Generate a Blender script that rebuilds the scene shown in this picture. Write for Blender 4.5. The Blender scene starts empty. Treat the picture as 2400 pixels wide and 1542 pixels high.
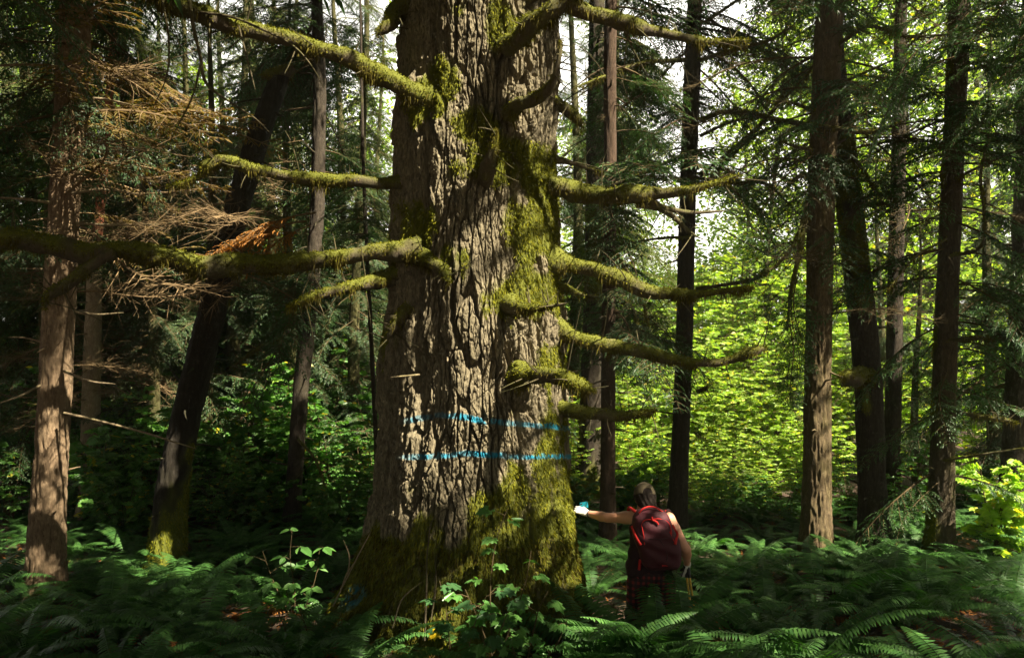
import bpy, math
import numpy as np

# ------------------------------------------------------------------ camera, world, sun, exposure
F, CZ = 1867.0, 2.7                      # focal length in photo pixels, eye height above the tree's foot
SC = bpy.context.scene
COL = SC.collection
cam_d = bpy.data.cameras.new("camera"); cam = bpy.data.objects.new("camera", cam_d); COL.objects.link(cam)
cam.location = (0, 0, CZ); cam.rotation_euler = (math.radians(90), 0, 0)
cam_d.sensor_width = 36.0; cam_d.lens = F / 2400 * 36.0
cam_d.clip_start = 0.05; cam_d.clip_end = 600
SC.camera = cam
SAZ, SEL = math.radians(57), math.radians(49)                # to the right of straight behind the camera, and up
SUN = np.array([math.sin(SAZ) * math.cos(SEL), -math.cos(SAZ) * math.cos(SEL), math.sin(SEL)])
SUN /= np.linalg.norm(SUN)
world = bpy.data.worlds.new("World"); SC.world = world; world.use_nodes = True
wn = world.node_tree
for n in list(wn.nodes): wn.nodes.remove(n)
sky = wn.nodes.new("ShaderNodeTexSky"); sky.sky_type = 'NISHITA'; sky.sun_disc = False
sky.sun_elevation = math.asin(SUN[2]); sky.sun_rotation = math.atan2(SUN[0], SUN[1])
bg = wn.nodes.new("ShaderNodeBackground"); bg.inputs[1].default_value = 0.12
bg.inputs[1].default_value = 0.05
wo = wn.nodes.new("ShaderNodeOutputWorld")
# added cloud bank: whitens the sky gaps ahead while overall sky light stays low
wtc = wn.nodes.new("ShaderNodeTexCoord"); wsp = wn.nodes.new("ShaderNodeSeparateXYZ"); wn.links.new(wtc.outputs["Generated"], wsp.inputs[0])
wnz = wn.nodes.new("ShaderNodeTexNoise"); wnz.inputs["Scale"].default_value = 5.0; wnz.inputs["Detail"].default_value = 5.0; wn.links.new(wtc.outputs["Generated"], wnz.inputs["Vector"])
def wmath(op, a, b):
    n = wn.nodes.new("ShaderNodeMath"); n.operation = op; n.use_clamp = False
    for k, v in enumerate((a, b)):
        if hasattr(v, "links"): wn.links.new(v, n.inputs[k])
        else: n.inputs[k].default_value = v
    return n.outputs[0]
def wrange(v, a, b):
    n = wn.nodes.new("ShaderNodeMapRange"); wn.links.new(v, n.inputs[0]); n.inputs[1].default_value = a; n.inputs[2].default_value = b; return n.outputs[0]
wmask = wmath('MULTIPLY', wmath('MULTIPLY', wrange(wsp.outputs[2], .62, .40), wrange(wsp.outputs[1], .1, .4)), wrange(wmath('ADD', wnz.outputs[0], wmath('MULTIPLY', wsp.outputs[0], .25)), .22, .38))
wcl = wn.nodes.new("ShaderNodeBackground"); wcl.inputs[0].default_value = (1.0, .97, .90, 1); wcl.inputs[1].default_value = 0.46
wmx = wn.nodes.new("ShaderNodeMixShader"); wn.links.new(wmask, wmx.inputs[0]); wn.links.new(bg.outputs[0], wmx.inputs[1]); wn.links.new(wcl.outputs[0], wmx.inputs[2])
wn.links.new(wmx.outputs[0], wo.inputs[0])
sun_d = bpy.data.lights.new("sun", 'SUN'); sun_d.energy = 5.0; sun_d.angle = math.radians(0.5); sun_d.color = (1.0, 0.88, 0.68)
sun = bpy.data.objects.new("sun", sun_d); COL.objects.link(sun)
from mathutils import Vector
sun.rotation_euler = Vector(SUN).to_track_quat('Z', 'Y').to_euler(); sun.location = (8, -6, 20)
SC.view_settings.view_transform = 'Standard'; SC.view_settings.look = 'None'
SC.view_settings.exposure = 2.5; SC.view_settings.gamma = 1.0; SC.view_settings.use_curve_mapping = False
SC.cycles.use_denoising = True
HAZE = .001
SC.cycles.max_bounces = 6; SC.cycles.diffuse_bounces = 3; SC.cycles.glossy_bounces = 2; SC.cycles.transmission_bounces = 4

def W(px, py, d):
    return np.array([(px - 1200.0) / F * d, d, CZ - (py - 771.0) / F * d])
def proj(P):
    return 1200 + P[..., 0] / P[..., 1] * F, 771 + (CZ - P[..., 2]) / P[..., 1] * F

# ------------------------------------------------------------------ noise
def _h(i, j, k, s):
    n = (i.astype(np.int64) * 374761393 + j.astype(np.int64) * 668265263 + k.astype(np.int64) * 2147483647 + s * 1274126177) & 0xFFFFFFFF
    n = ((n ^ (n >> 13)) * 1274126177) & 0xFFFFFFFF
    n = ((n ^ (n >> 16)) * 2246822519) & 0xFFFFFFFF
    return ((n ^ (n >> 15)) & 0xFFFFFF) / float(0xFFFFFF)
def vnoise(x, y, z, s=0):
    i, j, k = np.floor(x), np.floor(y), np.floor(z)
    fx, fy, fz = x - i, y - j, z - k
    fx = fx * fx * (3 - 2 * fx); fy = fy * fy * (3 - 2 * fy); fz = fz * fz * (3 - 2 * fz)
    i = i.astype(np.int64); j = j.astype(np.int64); k = k.astype(np.int64)
    o = 0
    for a in (0, 1):
        for b in (0, 1):
            for c in (0, 1):
                o = o + _h(i + a, j + b, k + c, s) * (fx if a else 1 - fx) * (fy if b else 1 - fy) * (fz if c else 1 - fz)
    return o * 2 - 1
def fbm(x, y, z, o=4, s=0):
    r, a, t = 0, 1.0, 0
    for q in range(o):
        r = r + a * vnoise(x, y, z, s + q); t += a; a *= .5; x = x * 2.03; y = y * 2.03; z = z * 2.03
    return r / t
def worley(x, y, s=0):
    i, j = np.floor(x), np.floor(y)
    f1 = np.full(x.shape, 9.0); f2 = f1.copy(); idv = np.zeros(x.shape)
    z0 = np.zeros(x.shape, dtype=np.int64)
    for a in (-1, 0, 1):
        for b in (-1, 0, 1):
            ci, cj = (i + a).astype(np.int64), (j + b).astype(np.int64)
            ux, uy = _h(ci, cj, z0, s), _h(ci, cj, z0, s + 7)
            d = np.hypot(i + a + ux - x, j + b + uy - y)
            new = d < f1
            f2 = np.where(new, f1, np.minimum(f2, d)); idv = np.where(new, ux, idv); f1 = np.where(new, d, f1)
    return f1, f2, idv
def sstep(a, b, x):
    t = np.clip((x - a) / (b - a), 0, 1); return t * t * (3 - 2 * t)

def ground_z(x, y):
    x = np.asarray(x, float); y = np.asarray(y, float)
    r = 0.10 * fbm(x * .5, y * .5, x * 0 + 3.1, 3, 11) + 0.04 * fbm(x * 2, y * 2, x * 0, 2, 15)
    r = r - 0.20 * np.exp(-((x - 1.35) ** 2 + (y - 6.9) ** 2) / 0.9)
    r = r + 0.06 * np.exp(-((x + 0.3) ** 2 + (y - 7.5) ** 2) / 4)
    far = np.clip(np.hypot(x, y - 8) - 10, 0, 200)
    return r + far * 0.012

# ------------------------------------------------------------------ mesh builder
class MB:
    def __init__(s): s.v = []; s.f = []; s.n = 0
    def add(s, verts, faces, mat=0):
        verts = np.asarray(verts, float).reshape(-1, 3); faces = np.asarray(faces, np.int64)
        if len(faces): s.f.append((faces + s.n, mat))
        s.v.append(verts); s.n += len(verts)
    def build(s, name, mats, parent=None, origin=None, smooth=True, attr=None):
        V = np.concatenate(s.v) if s.v else np.zeros((0, 3))
        if origin is not None: V = V - np.asarray(origin, float)
        me = bpy.data.meshes.new(name)
        me.vertices.add(len(V)); me.vertices.foreach_set("co", V.astype(np.float32).ravel())
        nl = sum(f.size for f, _ in s.f); npoly = sum(len(f) for f, _ in s.f)
        me.loops.add(nl); me.polygons.add(npoly)
        me.loops.foreach_set("vertex_index", np.concatenate([f.ravel() for f, _ in s.f]).astype(np.int32))
        tot = np.concatenate([np.full(len(f), f.shape[1], np.int32) for f, _ in s.f])
        st = np.concatenate([[0], np.cumsum(tot)[:-1]]).astype(np.int32)
        me.polygons.foreach_set("loop_start", st); me.polygons.foreach_set("loop_total", tot)
        me.polygons.foreach_set("material_index", np.concatenate([np.full(len(f), m, np.int32) for f, m in s.f]))
        me.polygons.foreach_set("use_smooth", np.full(npoly, bool(smooth)))
        for m in (mats if isinstance(mats, (list, tuple)) else [mats]): me.materials.append(m)
        me.update(calc_edges=True); me.validate()
        if attr is not None:
            a = me.attributes.new("msk", 'FLOAT_COLOR', 'POINT')
            a.data.foreach_set("color", np.asarray(attr, np.float32).ravel())
        o = bpy.data.objects.new(name, me); COL.objects.link(o)
        if parent is not None: o.parent = parent
        return o
def empty(name, loc, label, cat, group=None):
    o = bpy.data.objects.new(name, None); COL.objects.link(o); o.location = loc; o.empty_display_size = .2
    o["label"] = label; o["category"] = cat
    if group: o["group"] = group
    return o
def tag(o, label, cat, group=None):
    o["label"] = label; o["category"] = cat
    if group: o["group"] = group
    return o
def copy_tree(o, parent=None):
    c = o.copy(); COL.objects.link(c)
    if parent is not None: c.parent = parent
    for ch in list(o.children): copy_tree(ch, c)
    return c
def grid_faces(nr, nc, wrap=True):
    r = np.arange(nr - 1)[:, None]; c = np.arange(nc if wrap else nc - 1)[None, :]; c2 = (c + 1) % nc
    return np.stack(np.broadcast_arrays(r * nc + c, r * nc + c2, (r + 1) * nc + c2, (r + 1) * nc + c), -1).reshape(-1, 4)
def unit(v): return v / np.maximum(np.linalg.norm(v, axis=-1, keepdims=True), 1e-9)
def frames(P):
    T = unit(np.gradient(P, axis=0)); n = len(P); N = np.zeros_like(P)
    up = np.array([0, 0, 1.0]) if abs(T[0, 2]) < .9 else np.array([0, 1.0, 0])
    N[0] = unit(np.cross(T[0], np.cross(up, T[0])))
    for i in range(1, n):
        v = N[i - 1] - T[i] * np.dot(N[i - 1], T[i]); N[i] = v / max(np.linalg.norm(v), 1e-9)
    return T, N, np.cross(T, N)
def tube(mb, P, R, sides=6, mat=0, cap=True):
    P = np.asarray(P, float); R = np.broadcast_to(np.asarray(R, float), (len(P),))
    T, N, B = frames(P); a = np.arange(sides) / sides * 2 * np.pi
    V = P[:, None] + R[:, None, None] * (np.cos(a)[None, :, None] * N[:, None] + np.sin(a)[None, :, None] * B[:, None])
    mb.add(V.reshape(-1, 3), grid_faces(len(P), sides), mat)
    if cap:
        for k in (0, -1):
            mb.add(V[k], np.arange(sides)[None, ::(1 if k else -1)], mat)
def spline(pts, step):
    pts = np.asarray(pts, float)
    s = np.concatenate([[0], np.cumsum(np.linalg.norm(np.diff(pts[:, :3], axis=0), axis=1))])
    n = max(4, int(s[-1] / step) + 1); t = np.linspace(0, s[-1], n)
    # Catmull-Rom through the points
    m = np.gradient(pts, s, axis=0) if len(pts) > 2 else np.repeat(((pts[-1] - pts[0]) / s[-1])[None], len(pts), 0)
    i = np.clip(np.searchsorted(s, t, side='right') - 1, 0, len(s) - 2); h = (s[i + 1] - s[i])[:, None]; u = ((t - s[i])[:, None]) / h
    return (2*u**3-3*u**2+1)*pts[i] + (u**3-2*u**2+u)*h*m[i] + (-2*u**3+3*u**2)*pts[i+1] + (u**3-u**2)*h*m[i+1]

# ------------------------------------------------------------------ materials
def new_mat(name):
    m = bpy.data.materials.new(name); m.use_nodes = True; nt = m.node_tree
    return m, nt, nt.nodes["Principled BSDF"], nt.nodes["Material Output"]
def nd(nt, t, **kw):
    n = nt.nodes.new(t)
    for k, v in kw.items(): setattr(n, k, v)
    return n
def mixc(nt, fac, a, b, blend='MIX'):
    n = nd(nt, "ShaderNodeMix", data_type='RGBA', blend_type=blend)
    for sock, val in ((0, fac), (6, a), (7, b)):
        if hasattr(val, "links"): nt.links.new(val, n.inputs[sock])
        else: n.inputs[sock].default_value = val if sock == 0 else (*val, 1)
    return n.outputs[2]
def noise(nt, vec, scale, detail=4, rough=.6):
    n = nd(nt, "ShaderNodeTexNoise"); n.inputs["Scale"].default_value = scale; n.inputs["Detail"].default_value = detail; n.inputs["Roughness"].default_value = rough
    if vec is not None: nt.links.new(vec, n.inputs["Vector"])
    return n.outputs[0]
def ramp(nt, x, pos):
    r = nd(nt, "ShaderNodeValToRGB"); nt.links.new(x, r.inputs[0]); e = r.color_ramp.elements
    while len(e) < len(pos): e.new(.5)
    for el, (p, c) in zip(e, pos): el.position = p; el.color = (*(c if isinstance(c, tuple) else (c, c, c)), 1)
    return r.outputs[0]
def mapping(nt, sc):
    tc = nd(nt, "ShaderNodeTexCoord"); mp = nd(nt, "ShaderNodeMapping"); mp.inputs["Scale"].default_value = sc
    nt.links.new(tc.outputs["Object"], mp.inputs[0]); return mp.outputs[0]
def bump(nt, h, st, dist=.02):
    b = nd(nt, "ShaderNodeBump"); b.inputs["Strength"].default_value = st; b.inputs["Distance"].default_value = dist
    nt.links.new(h, b.inputs["Height"]); return b.outputs[0]

def bark_mat(name, c1, c2, c3, moss1=(.075, .085, .012), moss2=(.13, .14, .02), use_attr=True, fine=(55, 55, 14)):
    m, nt, bs, out = new_mat(name)
    v = mapping(nt, fine); v2 = mapping(nt, (6, 6, 3))
    col = mixc(nt, ramp(nt, noise(nt, v, 1.0, 5, .65), [(.3, 0.0), (.7, 1.0)]), c1, c2)
    col = mixc(nt, ramp(nt, noise(nt, v2, 1.0, 3), [(.45, 0.0), (.75, 0.8)]), col, c3)
    lich = ramp(nt, noise(nt, mapping(nt, (24, 24, 16)), 1.0, 4, .7), [(.55, 0.0), (.68, .55)])
    col = mixc(nt, lich, col, tuple(min(1, x * 1.25 + .02) for x in c2))
    if use_attr:
        at = nd(nt, "ShaderNodeAttribute", attribute_name="msk"); sp = nd(nt, "ShaderNodeSeparateColor"); nt.links.new(at.outputs["Color"], sp.inputs[0])
        mcol = mixc(nt, noise(nt, mapping(nt, (30, 30, 18)), 1.0, 4), moss1, moss2)
        col = mixc(nt, sp.outputs[0], col, mcol)
        pc = mixc(nt, noise(nt, mapping(nt, (40, 40, 40)), 1.0, 3), (.0, .18, .32), (.02, .33, .48))
        col = mixc(nt, sp.outputs[1], col, pc)
    nt.links.new(col, bs.inputs["Base Color"]); bs.inputs["Roughness"].default_value = .9; bs.inputs["Specular IOR Level"].default_value = .2
    nt.links.new(bump(nt, noise(nt, v, 1.6, 8, .78), 1.0, .02), bs.inputs["Normal"])
    return m
def leaf_mat(name, c1, c2, trans, rough=.5, tfac=.4, spec=.4, objvar=.25, yellow=None):
    m, nt, bs, out = new_mat(name)
    geo = nd(nt, "ShaderNodeNewGeometry"); oi = nd(nt, "ShaderNodeObjectInfo")
    col = mixc(nt, geo.outputs["Random Per Island"], c1, c2)
    if yellow:
        col = mixc(nt, ramp(nt, geo.outputs["Random Per Island"], [(.955, 0.0), (.965, 1.0)]), col, yellow)
    hs = nd(nt, "ShaderNodeHueSaturation"); nt.links.new(col, hs.inputs["Color"])
    mr = nd(nt, "ShaderNodeMapRange"); mr.inputs[3].default_value = 1 - objvar; mr.inputs[4].default_value = 1 + objvar
    nt.links.new(oi.outputs["Random"], mr.inputs[0]); nt.links.new(mr.outputs[0], hs.inputs["Value"])
    nt.links.new(hs.outputs[0], bs.inputs["Base Color"]); bs.inputs["Roughness"].default_value = rough; bs.inputs["Specular IOR Level"].default_value = spec
    tr = nd(nt, "ShaderNodeBsdfTranslucent"); tc = mixc(nt, 1.0, hs.outputs[0], trans, 'MULTIPLY'); nt.links.new(tc, tr.inputs[0])
    mx = nd(nt, "ShaderNodeMixShader"); mx.inputs[0].default_value = tfac
    nt.links.new(bs.outputs[0], mx.inputs[1]); nt.links.new(tr.outputs[0], mx.inputs[2]); nt.links.new(mx.outputs[0], out.inputs[0])
    return m
def plain_mat(name, c, rough=.6, spec=.4, c2=None, sc=40, bmp=0):
    m, nt, bs, out = new_mat(name)
    v = mapping(nt, (sc, sc, sc)); n = noise(nt, v, 1.0, 4)
    nt.links.new(mixc(nt, n, c, c2 or tuple(x * .75 for x in c)), bs.inputs["Base Color"])
    bs.inputs["Roughness"].default_value = rough; bs.inputs["Specular IOR Level"].default_value = spec
    if bmp: nt.links.new(bump(nt, n, bmp, .01), bs.inputs["Normal"])
    return m

M_GIANT = bark_mat("old_bark", (.045, .036, .022), (.25, .215, .138), (.115, .10, .06))
M_REDB = bark_mat("red_bark", (.085, .055, .032), (.27, .195, .12), (.16, .115, .068))
M_DARKB = bark_mat("dark_bark", (.018, .014, .011), (.055, .044, .031), (.034, .03, .017))
M_BRANCH = bark_mat("branch_bark", (.05, .038, .026), (.10, .08, .05), (.06, .065, .02))
M_PALEB = bark_mat("pale_dead_wood", (.16, .12, .075), (.28, .22, .14), (.2, .17, .08))
M_MOSS = leaf_mat("moss", (.06, .075, .006), (.19, .185, .013), (1.0, 1.0, .5), .8, .3, .1, 0)
M_MOSSD = leaf_mat("brown_moss", (.05, .038, .008), (.11, .10, .014), (1, .9, .5), .85, .3, .1, 0)
M_NEEDLE = leaf_mat("hemlock_needles", (.026, .064, .024), (.055, .105, .034), (1.1, 1.4, .5), .5, .35, .35, .2)
M_NEEDLEY = leaf_mat("sunny_needles", (.05, .085, .025), (.10, .125, .03), (1.2, 1.3, .5), .5, .4, .3, .2)
M_TWIG = plain_mat("dead_twig", (.10, .068, .038), .9, .1, (.17, .122, .062), 8)
M_TWIGD = plain_mat("dark_twig", (.05, .035, .022), .9, .1, (.09, .07, .03), 8)
M_RUST = leaf_mat("rust_needles", (.22, .085, .015), (.32, .15, .03), (1.2, 1.0, .4), .7, .4, .2, 0)
M_RUST2 = leaf_mat("olive_rust_needles", (.11, .065, .018), (.13, .11, .026), (1.2, 1.1, .4), .7, .4, .2, 0)
M_FERN = leaf_mat("fern_green", (.028, .085, .020), (.065, .15, .034), (1.1, 1.5, .5), .5, .35, .25, .3)
M_FERNB = leaf_mat("fern_dead", (.13, .05, .015), (.24, .11, .03), (1.2, 1.0, .5), .8, .3, .1, .2)
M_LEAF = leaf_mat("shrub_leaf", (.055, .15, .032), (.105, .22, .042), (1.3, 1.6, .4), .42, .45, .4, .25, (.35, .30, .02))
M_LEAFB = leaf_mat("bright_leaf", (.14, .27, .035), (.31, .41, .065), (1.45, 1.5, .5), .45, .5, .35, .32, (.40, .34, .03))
M_LEAFN = leaf_mat("herb_leaf", (.055, .15, .032), (.095, .21, .045), (1.2, 1.5, .5), .42, .4, .45, .15)
M_SKIN = plain_mat("skin", (.52, .27, .17), .5, .4, (.44, .20, .125), 14)
M_HAIR = plain_mat("hair", (.010, .007, .006), .75, .1, (.016, .012, .009), 60, .5)
M_CAP = plain_mat("cap_cloth", (.075, .062, .038), .9, .1, (.05, .042, .026), 50, .3)
M_SHIRT = plain_mat("shirt_cloth", (.018, .009, .012), .8, .2, (.03, .012, .016), 20, .3)
M_PACK = plain_mat("pack_nylon", (.055, .009, .015), .7, .25, (.034, .006, .010), 12, .6)
M_PACKD = plain_mat("pack_dark_mesh", (.02, .006, .008), .7, .3, (.03, .01, .012), 30)
M_RED = plain_mat("red_webbing", (.42, .022, .02), .75, .15, (.33, .016, .015), 60)
M_WHITE = plain_mat("glove_white", (.62, .60, .55), .8, .2, (.48, .46, .42), 60, .3)
M_BLACK = plain_mat("black_rubber", (.015, .015, .016), .6, .4)
M_TEAL = plain_mat("teal_plastic", (.0, .16, .21), .35, .5, (.0, .13, .17), 10)
M_YELLOW = plain_mat("yellow_pole", (.62, .40, .02), .35, .5, (.55, .33, .02), 20)
M_METAL = plain_mat("watch_metal", (.5, .5, .5), .3, .6)
def plaid_mat():
    m, nt, bs, out = new_mat("plaid_cloth")
    tc = nd(nt, "ShaderNodeTexCoord"); sp = nd(nt, "ShaderNodeSeparateXYZ"); nt.links.new(tc.outputs["Object"], sp.inputs[0])
    def band(sock, sc, lo):
        a = nd(nt, "ShaderNodeMath", operation='MULTIPLY'); nt.links.new(sock, a.inputs[0]); a.inputs[1].default_value = sc
        b = nd(nt, "ShaderNodeMath", operation='FRACT'); nt.links.new(a.outputs[0], b.inputs[0])
        c = nd(nt, "ShaderNodeMath", operation='LESS_THAN'); nt.links.new(b.outputs[0], c.inputs[0]); c.inputs[1].default_value = lo
        return c.outputs[0]
    ad = nd(nt, "ShaderNodeMath", operation='ADD'); nt.links.new(band(sp.outputs[0], 23, .45), ad.inputs[0]); nt.links.new(band(sp.outputs[2], 19, .45), ad.inputs[1])
    hv = nd(nt, "ShaderNodeMath", operation='MULTIPLY'); nt.links.new(ad.outputs[0], hv.inputs[0]); hv.inputs[1].default_value = .5
    nt.links.new(ramp(nt, hv.outputs[0], [(0.0, (.008, .004, .005)), (.5, (.035, .005, .006)), (1.0, (.17, .011, .010))]), bs.inputs["Base Color"])
    bs.inputs["Roughness"].default_value = .9; return m
M_PLAID = plaid_mat()
def ground_mat():
    m, nt, bs, out = new_mat("forest_duff")
    a = noise(nt, mapping(nt, (3, 3, 3)), 1.0, 5); b = noise(nt, mapping(nt, (45, 45, 45)), 1.0, 4, .7)
    col = mixc(nt, b, (.018, .010, .006), (.06, .03, .014))
    col = mixc(nt, ramp(nt, a, [(.5, 0.0), (.65, .7)]), col, (.03, .045, .01))
    nt.links.new(col, bs.inputs["Base Color"]); bs.inputs["Roughness"].default_value = .95
    nt.links.new(bump(nt, b, 1.0, .03), bs.inputs["Normal"]); return m
M_GROUND = ground_mat()

# ------------------------------------------------------------------ terrain
g1 = np.concatenate([np.linspace(-160, -14, 24), np.linspace(-13, 13, 150), np.linspace(14, 160, 24)])
g2 = np.concatenate([np.linspace(-160, -3, 22), np.linspace(-2, 22, 140), np.linspace(23, 200, 26)])
X, Y = np.meshgrid(g1, g2)
mb = MB(); mb.add(np.stack([X, Y, ground_z(X, Y)], -1), grid_faces(len(g2), len(g1), False))
gr = mb.build("ground", M_GROUND); gr["kind"] = "structure"; gr["label"] = "dark brown forest floor of fallen needles"

# ------------------------------------------------------------------ the places the sun reaches (gaps are left in the crowns above them)
LIT = []
def lit(px, py, d, r): LIT.append((W(px, py, d), r))
for a in [(1060, 60, .25), (1180, 60, .3), (1130, 170, .32), (1250, 150, .25), (1080, 280, .3), (1240, 300, .25), (1150, 380, .22), (1270, 450, .2),
          (1000, 420, .18), (1130, 590, .16), (1230, 640, .28), (1240, 780, .28), (1110, 760, .22), (1120, 860, .3), (1050, 950, .28),
          (1140, 990, .28), (1260, 950, .28), (1280, 1060, .24), (1110, 1090, .3), (1200, 1120, .28), (1150, 1180, .26), (1280, 1180, .22), (1310, 1270, .18), (1340, 1340, .16), (1170, 1245, .2), (1080, 1220, .16)]:
    lit(a[0], a[1], 6.8, a[2])
for a in [(150, 330, .22), (140, 430, .25), (135, 520, .22), (120, 900, .22), (115, 990, .2), (112, 1170, .22), (110, 1290, .24)]: lit(a[0], a[1], 7.8, a[2])
for a in [(300, 330, 8.3, .35), (430, 420, 8.3, .35), (560, 360, 8.3, .25), (280, 480, 8.3, .3), (640, 580, 8.0, .25), (520, 480, 8.3, .25),
          (960, 210, 6.9, .2), (840, 170, 6.8, .2), (720, 110, 6.8, .2), (560, 380, 7.0, .15), (760, 690, 6.9, .22), (930, 580, 6.9, .15),
          (1270, 715, 6.7, .2), (1330, 895, 6.6, .25), (1250, 230, 6.6, .14), (1340, 270, 7.3, .15), (1430, 450, 7.2, .12), (1450, 650, 7.1, .12),
          (1430, 640, 7.1, .12), (380, 1290, 8.8, .16), (395, 1150, 8.8, .12), (1935, 880, 9.2, .25), (1938, 1000, 9.2, .25), (1938, 1120, 9.2, .25), (1935, 1210, 9.2, .2),
          (1930, 420, 9.3, .16), (1610, 270, 10, .2), (1430, 190, 9.8, .25), (1430, 400, 9.8, .2), (2335, 1180, 9.6, .45), (2110, 1310, 9, .14), (2205, 1140, 9, .15),
          (1400, 1205, 7.2, .12), (1450, 1215, 7.1, .12), (1350, 1190, 7.3, .1), (1500, 1185, 7.0, .12), (1560, 1230, 6.9, .12), (1598, 1270, 6.9, .1), (1515, 1150, 7, .08),
          (1150, 1340, 6.1, .2), (1080, 1420, 5.9, .18), (1250, 1430, 5.9, .18), (1180, 1230, 6.2, .12), (1030, 1370, 5.85, .12), (480, 1440, 6, .18), (300, 1460, 6, .12), (1460, 1440, 5.9, .16), (1560, 1390, 6.1, .14), (1700, 1430, 6, .14), (1920, 1470, 5.9, .16), (2180, 1440, 6, .16), (680, 1300, 7.2, .15), (880, 1480, 5.9, .15), (1400, 1500, 5.7, .15), (225, 700, 11, .3), (230, 480, 12, .3), (190, 1310, 10, .2), (715, 860, 10.5, .15), (260, 1120, 10.5, .4), (230, 820, 9.5, .5), (320, 880, 9.8, .4)]:
    lit(*a)
for a in [(1360, 1000, 14, .7), (1480, 950, 14.5, 1.0), (1560, 1000, 14.5, 1.0), (1650, 950, 14, 1.1), (1720, 900, 14.5, 1.1), (1780, 980, 14, 1.0), (1850, 940, 14.5, 1.0), (1900, 1000, 13.5, .7), (1650, 1080, 13.5, .7), (1780, 1080, 13.5, .6),
          (1500, 1080, 12.8, .5), (1580, 1080, 12.8, .55), (1700, 1080, 12.8, .55), (1850, 1080, 12.8, .5), (1640, 1130, 12.6, .45), (1760, 1130, 12.6, .45), (1540, 1020, 13.4, .5), (1930, 1050, 13.2, .4), (1650, 800, 20, 1.2), (1750, 800, 20, 1.2), (1850, 780, 20, 1.2), (1550, 850, 20, .8), (1700, 950, 17, 1.0), (1820, 950, 17, 1.0), (1580, 950, 17, .8), (1990, 1000, 15, .6), (2130, 1020, 15, .5), (2300, 1000, 15, .4), (880, 950, 14, .5), (760, 900, 14, .4), (300, 1120, 11.3, .35), (620, 1000, 12.5, .5), (800, 1050, 11.8, .45), (560, 950, 12, .45), (450, 1020, 12, .4), (700, 930, 13, .5), (850, 1080, 11.5, .35), (330, 980, 12.3, .4), (870, 860, 16, .6), (600, 860, 14, .5)]: lit(*a)
LC = np.array([c for c, _ in LIT]); LR = np.array([r for _, r in LIT])
def shades_lit(p, r):
    v = p[None] - LC; t = v @ SUN; d = np.linalg.norm(v - t[:, None] * SUN, axis=1)
    return bool(np.any((t > .35) & (d < LR + r)))
def shade_share(V, pad=.0):
    v = V[:, None, :] - LC[None]; t = v @ SUN; d = np.linalg.norm(v - t[..., None] * SUN, axis=-1)
    return float(np.mean(np.any((t > .35) & (d < LR[None] + pad), axis=1)))
def in_view(p, m=40):
    if p[1] < .3: return False
    x, y = proj(p); return -m < x < 2400 + m and -m < y < 1542 + m

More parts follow.
